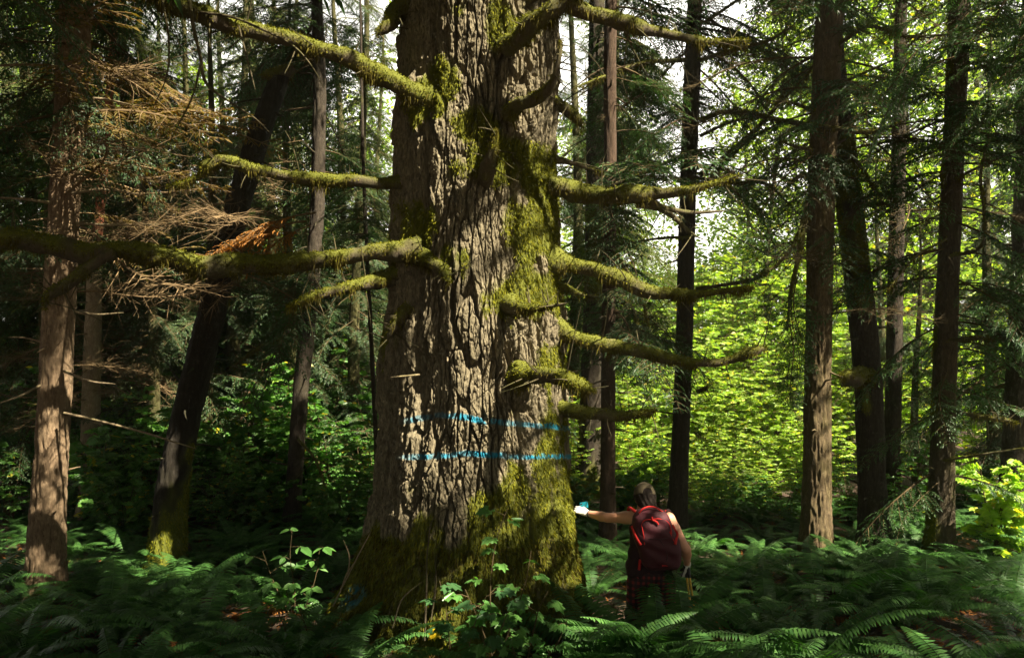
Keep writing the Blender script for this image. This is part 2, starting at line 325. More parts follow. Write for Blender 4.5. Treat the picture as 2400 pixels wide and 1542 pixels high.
# ------------------------------------------------------------------ limbs, trunks and their moss
def blades(rng, P, N, n, l0, l1, w, hang, out=.5, jit=.35):
    i = rng.integers(0, len(P), n); j = rng.normal(0, .014, (n, 3)); j -= N[i] * np.sum(j * N[i], 1, keepdims=True); p = P[i] - N[i] * .004 + j
    d = N[i] * out + np.array([0, 0, -1.0]) * hang + rng.normal(0, jit, (n, 3)); d = unit(d)
    L = rng.uniform(l0, l1, n)[:, None]; s = unit(np.cross(d, rng.normal(0, 1, (n, 3)))) * w * rng.uniform(.6, 1.3, n)[:, None]
    mid = p + d * L * .5 + s * 0; tip = p + d * L + np.array([0, 0, -1.0]) * L * .3 * hang
    V = np.stack([p, mid + s, tip, mid - s], 1)
    return V.reshape(-1, 3), np.arange(4 * n).reshape(-1, 4)
def limb(name, parent, org, pts, mat=None, moss=1.0, seed=0, step=.025, sides=16, lump=.22, hang=1.0, taper_tip=True):
    """pts: (px, py, depth, diameter in px)"""
    rng = np.random.default_rng(1000 + seed)
    Q = np.array([np.r_[W(a, b, d), w * d / F / 2] for a, b, d, w in pts])
    S = spline(Q, step); P = S[:, :3]; R = np.maximum(S[:, 3] * .78, .004); R = R * (1 + (.28 if R.max() > .03 else .1) * vnoise(S[:, 0] * 3.3, S[:, 1] * 3.3, S[:, 2] * 3.3, seed + 60))
    P = P + .35 * R[:, None] * np.stack([vnoise(P[:, 0] * 5, P[:, 1] * 5, P[:, 2] * 5, seed + q) for q in (1, 2, 3)], -1)
    if name == 'limb': sl0 = np.arange(len(R)) * step; R = R * (1 + .45 * np.exp(-sl0 / .13))
    if taper_tip: R[-3:] *= np.array([.85, .65, .3])
    T, N, B = frames(P); a = np.arange(sides) / sides * 2 * np.pi
    D = np.cos(a)[None, :, None] * N[:, None] + np.sin(a)[None, :, None] * B[:, None]
    V0 = P[:, None] + R[:, None, None] * D
    nz = fbm(V0[..., 0] * 9, V0[..., 1] * 9, V0[..., 2] * 9, 3, seed)
    nb = fbm(V0[..., 0] * 5, V0[..., 1] * 5, V0[..., 2] * 5, 3, seed + 9) * 1.5
    up = np.clip(D[..., 2] * .8 + .45, 0, 1)
    nz2 = fbm(V0[..., 0] * 30, V0[..., 1] * 30, V0[..., 2] * 30, 3, seed + 21)
    RR = R[:, None] * (1 + lump * nz + .16 * nz2 + moss * lump * (nb * .8 + .25) * up)
    V = P[:, None] + RR[..., None] * D
    pn = fbm(V0[..., 0] * 4.5, V0[..., 1] * 4.5, V0[..., 2] * 4.5, 3, seed + 40); mk = np.clip(moss * (up * 1.1 + nz * .9 + pn * 1.3 + .12), 0, 1)
    at = np.stack([mk, mk * 0, nz, mk * 0 + 1], -1).reshape(-1, 4)
    mbx = MB(); mbx.add(V.reshape(-1, 3), grid_faces(len(P), sides)); mbx.add(V[-1], np.arange(sides)[None]); 
    at = np.concatenate([at, at[-sides:]])
    nv0 = mbx.n
    if R.max() > .018:                                     # broken side twigs
        for _ in range(int(6 + 10 * np.linalg.norm(P[-1] - P[0]))):
            i = rng.integers(len(P) // 5, len(P) - 1); dd = unit(rng.normal(0, 1, 3) + T[i] * .5 + np.array([0, 0, .1])); dd = unit(dd - T[i] * (dd @ T[i]) * .6); L = rng.uniform(.04, .28) * (2 if rng.random() < .2 else 1)
            u = np.linspace(0, 1, 5); tube(mbx, P[i] + dd * R[i] * .6 + dd * L * u[:, None] + rng.normal(0, .12, 3) * L * (u ** 2)[:, None], np.linspace(.007, .002, 5), 5, 0)
        at = np.concatenate([at, np.tile([.15, 0, 0, 1], (mbx.n - nv0, 1))])
    o = mbx.build(name, mat or M_BRANCH, parent, org, True, at)
    if moss > .3:
        Rm = np.repeat(R[:, None], sides, 1).ravel(); area = np.sum(R[:-1] * 2 * np.pi * np.linalg.norm(np.diff(P, axis=0), axis=1))
        Vp = V.reshape(-1, 3); Dn = D.reshape(-1, 3); m_ = mk.ravel()
        m2 = MB()
        top = np.where((m_ > .45) & (Dn[:, 2] > -.35))[0]; und = np.where((Dn[:, 2] < .25) & (m_ > .25))[0]
        n1 = int(area * 5200 * moss)
        if len(top): m2.add(*blades(rng, Vp[top], Dn[top], n1, .008, .026, .0045, .25, .7, .6))
        if len(und):
            cl = fbm(Vp[und, 0] * 12, Vp[und, 1] * 12, Vp[und, 2] * 12, 2, seed + 3); u1 = und[cl > .05]
            m2.add(*blades(rng, Vp[und], Dn[und], int(area * 2000 * moss * hang), .008, .03, .0045, .8, .5, .5), 1)
            if len(u1): m2.add(*blades(rng, Vp[u1], Dn[u1], int(area * 700 * moss * hang), .02, .08, .0035, 1.2, .25, .3), 1)
        if m2.n: m2.build("moss", [M_MOSS, M_MOSSD], o, org and np.zeros(3) if False else org, False)
    return o, P, R
def trunk(name, parent, org, pts, mat, cols=44, dz=.035, seed=0, ridge=.06, moss=.3, flare=.5, ztop=13.0, moss_lo=0, freq=7.0, mossdir=None):
    """pts: (px, py, depth, width px) from foot to top"""
    Q = np.array([np.r_[W(a, b, d), w * d / F / 2] for a, b, d, w in pts]); Q = Q[np.argsort(Q[:, 2])]
    foot = float(ground_z(Q[0, 0], Q[0, 1])); z0 = min(foot, Q[0, 2]) - .15
    zt = max(ztop, Q[-1, 2] + .1) if ztop else Q[-1, 2]
    Z = np.arange(z0, zt, dz)
    if zt > 7.2: Z = np.concatenate([Z[Z < 7.2], np.arange(7.2, zt, .15)])
    c = np.stack([np.interp(Z, Q[:, 2], Q[:, k]) for k in (0, 1, 3)], -1)
    k = np.ones(9) / 9
    pad = np.pad(c, ((4, 4), (0, 0)), mode='edge'); c = np.stack([np.convolve(pad[:, q], k, 'valid') for q in range(3)], -1)
    above = Z > Q[-1, 2]
    if len(Q) > 1 and above.any():
        sl = (Q[-1, :2] - Q[-2, :2]) / max(Q[-1, 2] - Q[-2, 2], .1); c[above, :2] += (Z[above, None] - Q[-1, 2]) * sl
        c[above, 2] *= 1 - .5 * (Z[above] - Q[-1, 2]) / max(zt - Q[-1, 2], .1)
    a = np.arange(cols) / cols * 2 * np.pi
    D = np.stack([np.sin(a), -np.cos(a), a * 0], -1)
    fl = 1 + flare * np.exp(-np.clip(Z - foot, 0, 9) / .28)
    r = c[:, 2] * fl
    x, y, z = c[:, 0, None] + r[:, None] * D[None, :, 0], c[:, 1, None] + r[:, None] * D[None, :, 1], np.broadcast_to(Z[:, None], (len(Z), cols))
    rd = 1 - np.abs(fbm(x * 3 * freq, y * 3 * freq, z * freq * .45, 3, seed)) * 2
    lob = vnoise(D[None, :, 0] * 1.6 + seed, D[None, :, 1] * 1.6 + 0 * z, z * .5, seed + 4)
    RR = r[:, None] * (1 + .07 * lob + .02 * fbm(x * 3, y * 3, z * 2, 3, seed + 20) * 2) + (rd - .6) * ridge * np.clip(c[:, 2, None], .03, .25) * 2
    V = np.stack([c[:, 0, None] + RR * D[None, :, 0], c[:, 1, None] + RR * D[None, :, 1], z], -1)
    mn = fbm(x * 2.2, y * 2.2, z * 1.1, 4, seed + 30)
    mk = sstep(.15, .4, mn + (moss - .5) * .9 + .9 * moss_lo * np.exp(-np.clip(z - foot, 0, 9) / .5))
    if mossdir is not None: mk = mk * np.clip(.3 + D[None, :, 0] * mossdir[0] + D[None, :, 1] * mossdir[1], 0, 1)
    at = np.stack([mk, mk * 0, rd, mk * 0 + 1], -1).reshape(-1, 4)
    m_ = MB(); m_.add(V.reshape(-1, 3), grid_faces(len(Z), cols)); m_.add(V[-1], np.arange(cols)[None]); at = np.concatenate([at, at[-cols:]])
    nv0 = m_.n; rs = np.random.default_rng(seed + 500)
    for _ in range(int(26 if cols > 30 else 4) if zt > foot + 2 else 0):
        zz_ = rs.uniform(foot + .5, min(zt, 7.5) - .1); ia = rs.integers(cols); iz = int(np.argmin(np.abs(Z - zz_))); dd = unit(D[ia] + np.array([0, 0, rs.uniform(-.5, .4)])); L = rs.uniform(.04, .25) * (3 if rs.random() < .3 else 1); u = np.linspace(0, 1, 6)
        tube(m_, V[iz, ia] - dd * .03 + dd * L * u[:, None] + (rs.normal(0, .15, 3) + [0, 0, -.1]) * L * (u ** 2)[:, None], np.linspace(min(.016, c[iz, 2] * .25), .003, 6), 5, 0)
    at = np.concatenate([at, np.tile([.1, 0, 0, 1], (m_.n - nv0, 1))])
    o = m_.build(name, mat, parent, org, True, at)
    def centre(zz): return np.array([np.interp(zz, Z, c[:, 0]), np.interp(zz, Z, c[:, 1]), zz]), float(np.interp(zz, Z, r))
    m2 = mk.ravel(); idx = np.where(m2 > .5)[0]
    if len(idx) > 20:
        rng = np.random.default_rng(seed + 77); vis = idx[(V.reshape(-1, 3)[idx, 2] < 7.0)]
        nrm = np.broadcast_to(D[None], V.shape).reshape(-1, 3)
        if len(vis) > 10:
            mm = MB(); mm.add(*blades(rng, V.reshape(-1, 3)[vis], nrm[vis], min(7000, len(vis) * 3), .015, .04, .005, .9, .5))
            mm.build("moss", M_MOSS, o, org, False)
    return o, centre

# ------------------------------------------------------------------ the giant tree
GD = 7.5
yy = np.array([-400, 0, 200, 400, 600, 800, 1000, 1150, 1250, 1350, 1430, 1500, 1560])
gcx = np.array([1122, 1122, 1120, 1113, 1115, 1116, 1115, 1114, 1110, 1103, 1096, 1094, 1094])
ghw = np.array([168, 177, 179, 182, 189, 202, 209, 218, 234, 262, 288, 308, 316])
gz = CZ - (yy - 771) / F * GD
def gprof(z):
    o = np.argsort(gz); return np.interp(z, gz[o], ((gcx - 1200) / F * GD)[o]), np.interp(z, gz[o], (ghw / F * GD * .985)[o])
giant = empty("old_growth_tree", (-.35, GD, 0), "huge old conifer with deeply furrowed bark, mossy limbs and two blue paint rings", "tree")
GO = np.array(giant.location)
def build_giant():
    th = np.concatenate([np.radians(np.linspace(-118, 118, 780)), np.radians(np.linspace(120, 240, 48))[:-1]])
    Z = np.concatenate([np.arange(-.35, 6.25, .0068), np.arange(6.3, 14, .12)])
    nc = len(th); TH, ZZ = np.meshgrid(th, Z)
    cx, r = gprof(Z); r = np.where(Z > 6.3, r * (1 - (Z - 6.3) * .05), r); cx = cx[:, None]; r = r[:, None]
    DX, DY = np.sin(TH), -np.cos(TH)
    lowz = np.exp(-np.clip(ZZ - .05, 0, 9) / .55)
    lobes = .055 * np.cos(5 * TH + .6 + .35 * ZZ) * (.35 + lowz * 1.6) + .03 * np.cos(8 * TH - 1.3 + .5 * ZZ) * (.5 + lowz)
    grv = TH - np.radians(29 + 4 * np.sin(ZZ * 1.7) + 2 * np.sin(ZZ * 4.1))
    groove = -.10 * np.exp(-(grv / .075) ** 2) * sstep(.7, 1.2, ZZ) * (1 - .6 * sstep(3.2, 4.4, ZZ))
    grv2 = TH + np.radians(34 + 3 * np.sin(ZZ * 2.1 + 1)); groove = groove - .07 * np.exp(-(grv2 / .08) ** 2) * sstep(.6, 1.4, ZZ)
    R0 = r * (1 + lobes * .8 + groove)
    A = TH * .80; X0, Y0 = cx + R0 * DX, GD + R0 * DY
    wx = A + .006 * fbm(X0 * 34, Y0 * 34, ZZ * 22, 2, 33) + .06 * fbm(X0 * 1.6, Y0 * 1.6, ZZ * 1.1, 3, 3) + .022 * fbm(X0 * 8, Y0 * 8, ZZ * 5, 2, 5)
    wz = ZZ + .12 * fbm(X0 * 3, Y0 * 3, ZZ * 1.5, 2, 8)
    f1, f2, cid = worley(wx / .080, wz / .62, 2)
    g1_, g2_, cid2 = worley(wx / .034 + 31, wz / .20 + 5, 6)
    crack = sstep(.04, .17, f2 - f1); crack2 = sstep(.02, .16, g2_ - g1_)
    fl = fbm(X0 * 22, Y0 * 22, ZZ * 8, 4, 12); fl2 = fbm(X0 * 55, Y0 * 55, ZZ * 30, 2, 19)
    open_ = sstep(-.35, .25, fbm(X0 * 2.2, Y0 * 2.2, ZZ * 1.3, 3, 44))       # where fissures gape and where plates lie tight
    sl_ = sstep(.45, .75, vnoise(X0 * 2.5 + 9, Y0 * 2.5, ZZ * .8, 90) * .5 + .5)
    h = crack * (.030 + .055 * open_) + crack2 * (.010 + .014 * open_) + cid * (.022 + .03 * sl_) + cid2 * .012 + fl * .010 + fl2 * .010
    flake = np.floor((fl * .5 + .5) * 5 + fl2 * .6) / 5; h = h + flake * .024
    # moss
    P = np.stack([X0, Y0, ZZ], -1); px, py = proj(P)
    mk = np.zeros_like(ZZ)
    for ex, ey, rx, ry, s in [(1040, 180, 60, 65, .8), (1005, 240, 45, 50, .8), (1120, 300, 60, 50, .9), (1160, 370, 95, 55, .95), (1255, 400, 55, 70, .8), (1292, 440, 28, 130, .8),
                              (990, 540, 60, 70, .85), (960, 590, 50, 60, .8), (1060, 600, 60, 50, .7), (1250, 560, 60, 110, .85), (1235, 680, 90, 70, 1), (1170, 690, 60, 60, .8),
                              (1285, 850, 40, 60, .8), (1285, 990, 40, 60, .6), (1275, 1100, 60, 90, .85), (1310, 1240, 90, 160, 1), (1345, 1340, 70, 110, 1), (1160, 1190, 75, 75, .95),
                              (1210, 1260, 110, 90, .9), (1010, 1260, 80, 65, .8), (1080, 20, 60, 40, .5), (1200, 60, 60, 70, .6), (1215, 1150, 50, 70, .9), (925, 800, 30, 60, .6)]:
        mk = np.maximum(mk, s * np.exp(-(((px - ex) / rx) ** 2 + ((py - ey) / ry) ** 2) * .8))
    mk = np.where(np.abs(TH) > 1.75, .3, mk)
    base = .8 * sstep(1150, 1330, py) * (np.abs(TH) < 1.8)
    mn = fbm(X0 * 6, Y0 * 6, ZZ * 4, 4, 50)
    mk = sstep(.32, .62, np.maximum(mk, base) + mn * .62) * (.35 + .65 * np.clip(crack + .25, 0, 1))
    lump = fbm(X0 * 7, Y0 * 7, ZZ * 4.5, 3, 61) * .5 + .5
    h = h * (1 - .35 * mk) + mk * (.012 + .045 * lump * sstep(-.1, .6, lump - .2))
    # spray paint rings and the smear at the foot
    pt = np.zeros_like(ZZ)
    for xs, ys in (([900, 960, 1030, 1100, 1160, 1215, 1260, 1330], [992, 985, 973, 979, 988, 993, 996, 1004]), ([900, 955, 1040, 1100, 1160, 1215, 1330], [1074, 1072, 1066, 1063, 1068, 1070, 1070])):
        dd = np.abs(py - np.interp(px, xs, ys) + 4 * fbm(X0 * 9, Y0 * 9, ZZ * 9, 2, 71)) + 2.5 * fl + 2 * fl2
        pt = np.maximum(pt, (1 - sstep(4.0, 8.0, dd)) * sstep(935, 990, px))
    pt = np.maximum(pt, (1 - sstep(8, 24, np.hypot((px - 838 - (1400 - py) * .6), (py - 1400) * .55) + 14 * mn)) * (np.abs(TH) < 1.6))
    pt = pt * (.6 + .4 * sstep(-.25, .25, fbm(X0 * 5, Y0 * 5, ZZ * 5, 3, 81))) * sstep(.15, .6, crack + .1) * (np.abs(TH) < 1.7) * (.55 + .45 * sstep(-.5, .1, fl2 + fl + vnoise(X0 * 3, Y0 * 3, ZZ, 5) * .7))
    RR = R0 + h - .075
    V = np.stack([cx + RR * DX, GD + RR * DY, ZZ], -1)
    at = np.stack([mk, pt * .92, h * 10, mk * 0 + 1], -1).reshape(-1, 4)
    m_ = MB(); m_.add(V.reshape(-1, 3), grid_faces(len(Z), nc))
    o = m_.build("trunk", M_GIANT, giant, GO, False, at)
    nrm = unit(np.stack([DX, DY, DX * 0], -1)).reshape(-1, 3)
    Vp = V.reshape(-1, 3); vis = (np.abs(TH) < 1.75).ravel() & (ZZ < 6.2).ravel()
    rng = np.random.default_rng(5)
    i1 = np.where(vis & (mk.ravel() > .45) & (pt.ravel() < .3))[0]
    mm = MB(); mm.add(*blades(rng, Vp[i1], nrm[i1], 80000, .012, .04, .0045, .9, .55, .4))
    lo = i1[(Vp[i1, 2] < .9)]
    mm.add(*blades(rng, Vp[lo], nrm[lo], 16000, .02, .06, .005, 1.1, .6, .3), 1)
    mm.build("moss", [M_MOSS, M_MOSSD], o, GO, False)
build_giant()
D0 = 7.25
GL = [  # limbs of the giant: points (px, py, depth, px width), moss, seed
 ([(1010, 235, 7.0, 70), (960, 212, 6.95, 62), (870, 172, 6.85, 54), (780, 130, 6.75, 48), (700, 100, 6.6, 44), (620, 78, 6.5, 46), (540, 62, 6.4, 50), (470, 32, 6.3, 52), (380, -10, 6.2, 48), (300, -50, 6.1, 40)], 1.0),
 ([(960, 428, 7.2, 46), (925, 428, 7.2, 40), (850, 426, 7.15, 38), (770, 424, 7.1, 36), (700, 416, 7.05, 36), (640, 404, 7.0, 40), (590, 394, 6.98, 40), (545, 376, 6.95, 34), (512, 372, 6.95, 36), (488, 388, 6.95, 40), (478, 408, 6.95, 24), (450, 420, 6.95, 14), (420, 430, 6.95, 10), (393, 438, 6.95, 5)], .9),
 ([(990, 592, 7.0, 70), (930, 588, 6.95, 58), (840, 600, 6.9, 52), (760, 606, 6.85, 50), (680, 614, 6.8, 54), (600, 618, 6.75, 58), (520, 624, 6.7, 60), (450, 616, 6.65, 58), (380, 602, 6.6, 56), (310, 594, 6.55, 54), (250, 584, 6.5, 52), (200, 594, 6.47, 66), (150, 576, 6.45, 62), (100, 568, 6.4, 54), (50, 556, 6.35, 52), (-10, 562, 6.3, 52), (-80, 560, 6.3, 46)], .85),
 ([(270, 592, 6.5, 40), (240, 606, 6.47, 36), (190, 640, 6.42, 32), (150, 668, 6.38, 30), (118, 690, 6.35, 26), (104, 722, 6.35, 14)], .6),
 ([(930, 650, 7.1, 40), (890, 660, 7.0, 38), (850, 666, 6.9, 34), (790, 680, 6.8, 32), (740, 690, 6.75, 28), (705, 706, 6.7, 18), (678, 716, 6.7, 6)], 1.0),
 ([(990, 596, 6.95, 40), (1020, 620, 6.7, 36), (1040, 636, 6.6, 34), (1052, 660, 6.55, 16)], 1.0),
 ([(960, 10, 7.3, 50), (930, 36, 7.25, 44), (905, 62, 7.15, 36), (882, 82, 7.1, 22)], .7),
 ([(1190, 110, 6.8, 60), (1215, 92, 6.65, 56), (1260, 48, 6.5, 52), (1310, 16, 6.4, 50), (1345, -12, 6.35, 44), (1390, -50, 6.3, 40)], .8),
 ([(1325, 8, 6.4, 40), (1400, 36, 6.4, 42), (1480, 62, 6.4, 40), (1560, 82, 6.45, 28), (1640, 99, 6.5, 20), (1755, 94, 6.6, 8)], .8),
 ([(1195, 262, 6.75, 50), (1215, 243, 6.6, 44), (1250, 236, 6.45, 40), (1278, 216, 6.35, 36), (1296, 190, 6.3, 24), (1308, 150, 6.27, 16), (1316, 98, 6.25, 10)], .55),
 ([(1270, 215, 7.3, 34), (1300, 240, 7.35, 34), (1335, 264, 7.4, 32), (1358, 284, 7.4, 28), (1366, 300, 7.4, 16)], 1.0),
 ([(1136, 470, 7.05, 60), (1142, 420, 6.8, 50), (1150, 376, 6.6, 36), (1156, 348, 6.55, 24), (1160, 326, 6.53, 13), (1163, 302, 6.52, 4)], .6),
 ([(1285, 436, 7.2, 56), (1330, 446, 7.2, 50), (1370, 455, 7.2, 48), (1430, 460, 7.15, 50), (1490, 456, 7.1, 48), (1530, 456, 7.1, 32), (1600, 449, 7.05, 24), (1660, 436, 7.0, 20), (1700, 424, 7.0, 16), (1732, 413, 7.0, 9)], .8),
 ([(1500, 470, 7.15, 26), (1560, 488, 7.2, 18), (1620, 498, 7.25, 13), (1700, 495, 7.3, 6)], .3),
 ([(1520, 470, 7.15, 22), (1570, 500, 7.2, 18), (1620, 545, 7.2, 12), (1640, 560, 7.2, 6)], .3),
 ([(1280, 372, 7.3, 22), (1330, 380, 7.35, 18), (1370, 392, 7.4, 12), (1412, 404, 7.4, 7)], .5),
 ([(1285, 608, 7.2, 54), (1330, 616, 7.2, 48), (1390, 632, 7.15, 44), (1440, 652, 7.1, 42), (1500, 676, 7.05, 38), (1560, 690, 7.0, 30), (1630, 692, 7.0, 25), (1700, 685, 6.95, 22), (1764, 674, 6.95, 8)], .9),
 ([(1280, 660, 7.3, 26), (1330, 676, 7.35, 22), (1370, 692, 7.4, 10)], .5),
 ([(1195, 712, 6.85, 44), (1225, 722, 6.65, 32), (1270, 718, 6.5, 24), (1305, 714, 6.45, 16), (1330, 710, 6.42, 6)], 1.0),
 ([(1295, 770, 7.25, 50), (1330, 782, 7.2, 44), (1400, 802, 7.15, 42), (1480, 822, 7.1, 38), (1560, 840, 7.05, 32), (1640, 850, 7.0, 24), (1720, 842, 6.95, 24), (1765, 824, 6.9, 30), (1796, 814, 6.9, 16)], .75),
 ([(1215, 880, 6.75, 54), (1240, 878, 6.6, 46), (1290, 882, 6.4, 44), (1335, 893, 6.25, 44), (1372, 906, 6.2, 36), (1392, 914, 6.2, 12)], 1.1),
 ([(1295, 955, 7.3, 40), (1340, 964, 7.25, 36), (1390, 972, 7.2, 32), (1450, 978, 7.15, 28), (1495, 970, 7.1, 18), (1532, 961, 7.1, 6)], .8),
 ([(960, 720, 6.95, 30), (935, 750, 6.9, 30), (915, 780, 6.88, 24), (905, 800, 6.88, 10)], .8),
]
for k, (p, ms) in enumerate(GL):
    limb("stub" if k == 11 else "limb", giant, GO, p, M_BRANCH, ms, 10 + k * 13, sides=18)
DT = [[(440, -20, 6.1, 12), (452, 60, 6.1, 11), (470, 140, 6.1, 10), (480, 190, 6.1, 9), (540, 240, 6.1, 7), (600, 280, 6.1, 5), (640, 320, 6.1, 3)],
      [(470, 30, 6.2, 9), (540, 40, 6.15, 8), (620, 72, 6.1, 7), (690, 110, 6.1, 6), (740, 170, 6.1, 4), (760, 210, 6.1, 3)],
      [(470, 150, 6.1, 7), (450, 230, 6.1, 6), (420, 290, 6.1, 4), (400, 330, 6.1, 3)], [(560, 60, 6.2, 6), (580, 140, 6.2, 5), (600, 220, 6.2, 3)],
      [(380, 0, 6.1, 7), (395, 90, 6.1, 6), (390, 180, 6.1, 4), (360, 250, 6.1, 3)],
      [(985, 878, 6.85, 6), (950, 881, 6.6, 5), (915, 884, 6.4, 3)], [(1290, 330, 6.4, 4), (1330, 250, 6.5, 4), (1410, 190, 6.6, 3)]]
for k, p in enumerate(DT):
    limb("dead_twig", giant, GO, p, M_PALEB if k == 5 else M_BRANCH, .2, 400 + k * 7, sides=6, step=.04)

# ------------------------------------------------------------------ boughs
def bough_live(seed, L=1.5, dens=1.0, droop=.25):
    rng = np.random.default_rng(seed); w, lf = MB(), []
    t = np.linspace(0, 1, 11); ax = np.stack([L * t, .06 * np.sin(t * 5 + seed), .05 * np.sin(t * 3) - droop * L * t ** 2], -1)
    tube(w, ax, np.linspace(.014, .003, 11), 4, 0, False)
    at = lambda s: np.array([np.interp(s, ax[:, 0], ax[:, k]) for k in range(3)])
    q = []
    for s in np.arange(.2 * L, L * 1.0, .055 / dens):
        for sd in (-1, 1):
            if rng.random() < .12: continue
            u = s / L; tl = (.09 + .44 * (1 - u) ** .8 * min(1, u * 3)) * rng.uniform(.55, 1.2); an = math.radians(rng.uniform(42, 66))
            d = np.array([math.cos(an), sd * math.sin(an), rng.uniform(-.35, .12)]); b = at(s)
            n = max(3, int(tl / .03)); uu = np.linspace(0, tl, n)
            pts = b + d * uu[:, None]; pts[:, 2] -= rng.uniform(.3, .9) * uu ** 2
            tube(w, pts[[0, n // 2, n - 1]], [.004, .003, .0015], 3, 0, False)
            side = unit(np.cross(d, [0, 0, 1.0]))
            for i in range(n):
                for s2 in (-1, 1):
                    if rng.random() < .1: continue
                    dd = unit(d * .75 + s2 * side * .75 + np.array([0, 0, rng.uniform(-.5, .15)])); l = rng.uniform(.045, .085) * (1 - .4 * i / n)
                    q.append(np.r_[pts[i], dd, l])
            q.append(np.r_[pts[-1], unit(d - np.array([0, 0, .5])), .07])
    q = np.array(q); p, d, l = q[:, :3], q[:, 3:6], q[:, 6:7]
    sd = unit(np.cross(d, np.array([0, 0, 1.0]) + rng.normal(0, .35, d.shape))) * .0085 * rng.uniform(.7, 1.3, l.shape)
    m = p + d * l * .5; V = np.stack([p, m + sd, p + d * l - np.array([0, 0, .2]) * l, m - sd], 1).reshape(-1, 3)
    wf = np.concatenate([f for f, _ in w.f]) if w.f else np.zeros((0, 4), int)
    return np.concatenate(w.v), wf, V, np.arange(len(V)).reshape(-1, 4)
def bough_dead(seed, L=1.6):
    rng = np.random.default_rng(seed); w = MB(); q = []
    t = np.linspace(0, 1, 12); ax = np.stack([L * t, .1 * np.sin(t * 5 + seed), .07 * np.sin(t * 4 + seed) - .12 * L * t ** 2], -1)
    tube(w, ax, np.linspace(.013, .003, 12), 4, 0, False)
    at = lambda s: np.array([np.interp(s, ax[:, 0], ax[:, k]) for k in range(3)])
    for s in np.arange(.1 * L, L, .05):
        for sd in (-1, 1):
            if rng.random() < .3: continue
            u = s / L; tl = (.12 + .5 * (1 - u) ** .7) * rng.uniform(.4, 1.2); an = math.radians(rng.uniform(35, 75))
            d = unit(np.array([math.cos(an), sd * math.sin(an), rng.uniform(-.5, .4)])); n = 6; uu = np.linspace(0, tl, n)
            cv = rng.normal(0, .5, 3); pts = at(s) + d * uu[:, None] + cv * (uu ** 2)[:, None]
            tube(w, pts, np.linspace(.0035, .0012, n), 3, 0, False)
            for i in range(1, n):
                for s2 in range(2):
                    dd = unit(d + rng.normal(0, .6, 3)); q.append(np.r_[pts[i], dd, rng.uniform(.05, .16)])
    q = np.array(q); p, d, l = q[:, :3], q[:, 3:6], q[:, 6:7]
    sd = unit(np.cross(d, rng.normal(0, 1, d.shape))) * .0015
    V = np.stack([p - sd, p + sd, p + d * l + sd * .4, p + d * l - sd * .4], 1).reshape(-1, 3)
    wf = np.concatenate([f for f, _ in w.f])
    return np.concatenate(w.v), wf, V, np.arange(len(V)).reshape(-1, 4)
LIVE = [bough_live(k, 1.5, 1.0, .12 + .09 * (k % 4)) for k in range(7)]
DEAD = [bough_dead(50 + k) for k in range(4)]
THIN = [bough_live(40 + k, 1.5, .5, .2) for k in range(3)]
def bough_pts(proto, p, az, pitch, sc, roll):
    m = MB(); q = (proto[0][::25], np.zeros((0, 4), int), proto[2][::53], np.zeros((0, 4), int)); place(m, q, p, az, pitch, sc, roll); return np.concatenate(m.v)
def place(mb, proto, p, az, pitch, sc, roll=0.0, wmat=0, nmat=1, wsc=1.0):
    wv, wf, nv, nf = proto
    x = np.array([math.cos(az) * math.cos(pitch), math.sin(az) * math.cos(pitch), math.sin(pitch)])
    y = unit(np.cross([0, 0, 1.0], x)); z = np.cross(x, y)
    y2 = y * math.cos(roll) + z * math.sin(roll); z2 = np.cross(x, y2)
    Mx = np.stack([x, y2, z2]) * sc
    mb.add(wv @ Mx + p, wf, wmat); mb.add(nv @ Mx + p, nf, nmat)
def crown_boughs(rng, mb, centre, zlo, zhi, n, l0, l1, protos=LIVE, az=None, spread=math.pi, pitch=(-.3, .25), filt=True, avoid=None, tip_taper=False, nmat=1, wmat=0):
    k = 0
    for _ in range(n * 8):
        if k >= n: break
        z = rng.uniform(zlo, zhi); c, r = centre(z)
        a = rng.uniform(0, 2 * math.pi) if az is None else az + rng.uniform(-spread, spread)
        L = rng.uniform(l0, l1) * (1 if not tip_taper else max(.25, 1 - (z - zlo) / (zhi - zlo)) ** .7); sc = L / 1.5; pi_ = rng.uniform(*pitch)
        d = np.array([math.cos(a), math.sin(a), math.tan(pi_)])
        p = c + np.array([math.cos(a), math.sin(a), 0]) * r * .7
        pts = [p + d * L * f - np.array([0, 0, .2 * L * f * f]) for f in (.2, .35, .5, .65, .8, 1.0)]
        pk_, rl_ = protos[rng.integers(len(protos))], rng.normal(0, .25)
        if filt and shade_share(bough_pts(pk_, p, a, pi_, sc, rl_)) > .02: continue
        if avoid and any(avoid(q) for q in pts): continue
        place(mb, pk_, p, a, pi_, sc, rl_, wmat, nmat); k += 1
    return k
def poly_avoid(*boxes):
    def f(p):
        if p[1] < .3: return False
        x, y = proj(p); return any(a < x < c and b < y < d for a, b, c, d in boxes)
    return f
GIANTBOX = (900, 0, 1345, 1400)
SKYBOX = (1500, 460, 1715, 690)
AV = poly_avoid(GIANTBOX, SKYBOX, (1330, 1120, 1640, 1420))
def fade_crown(name, mb, parent, org, mats=None): return mb.build(name, mats or [M_TWIGD, M_NEEDLE], parent, org, False)

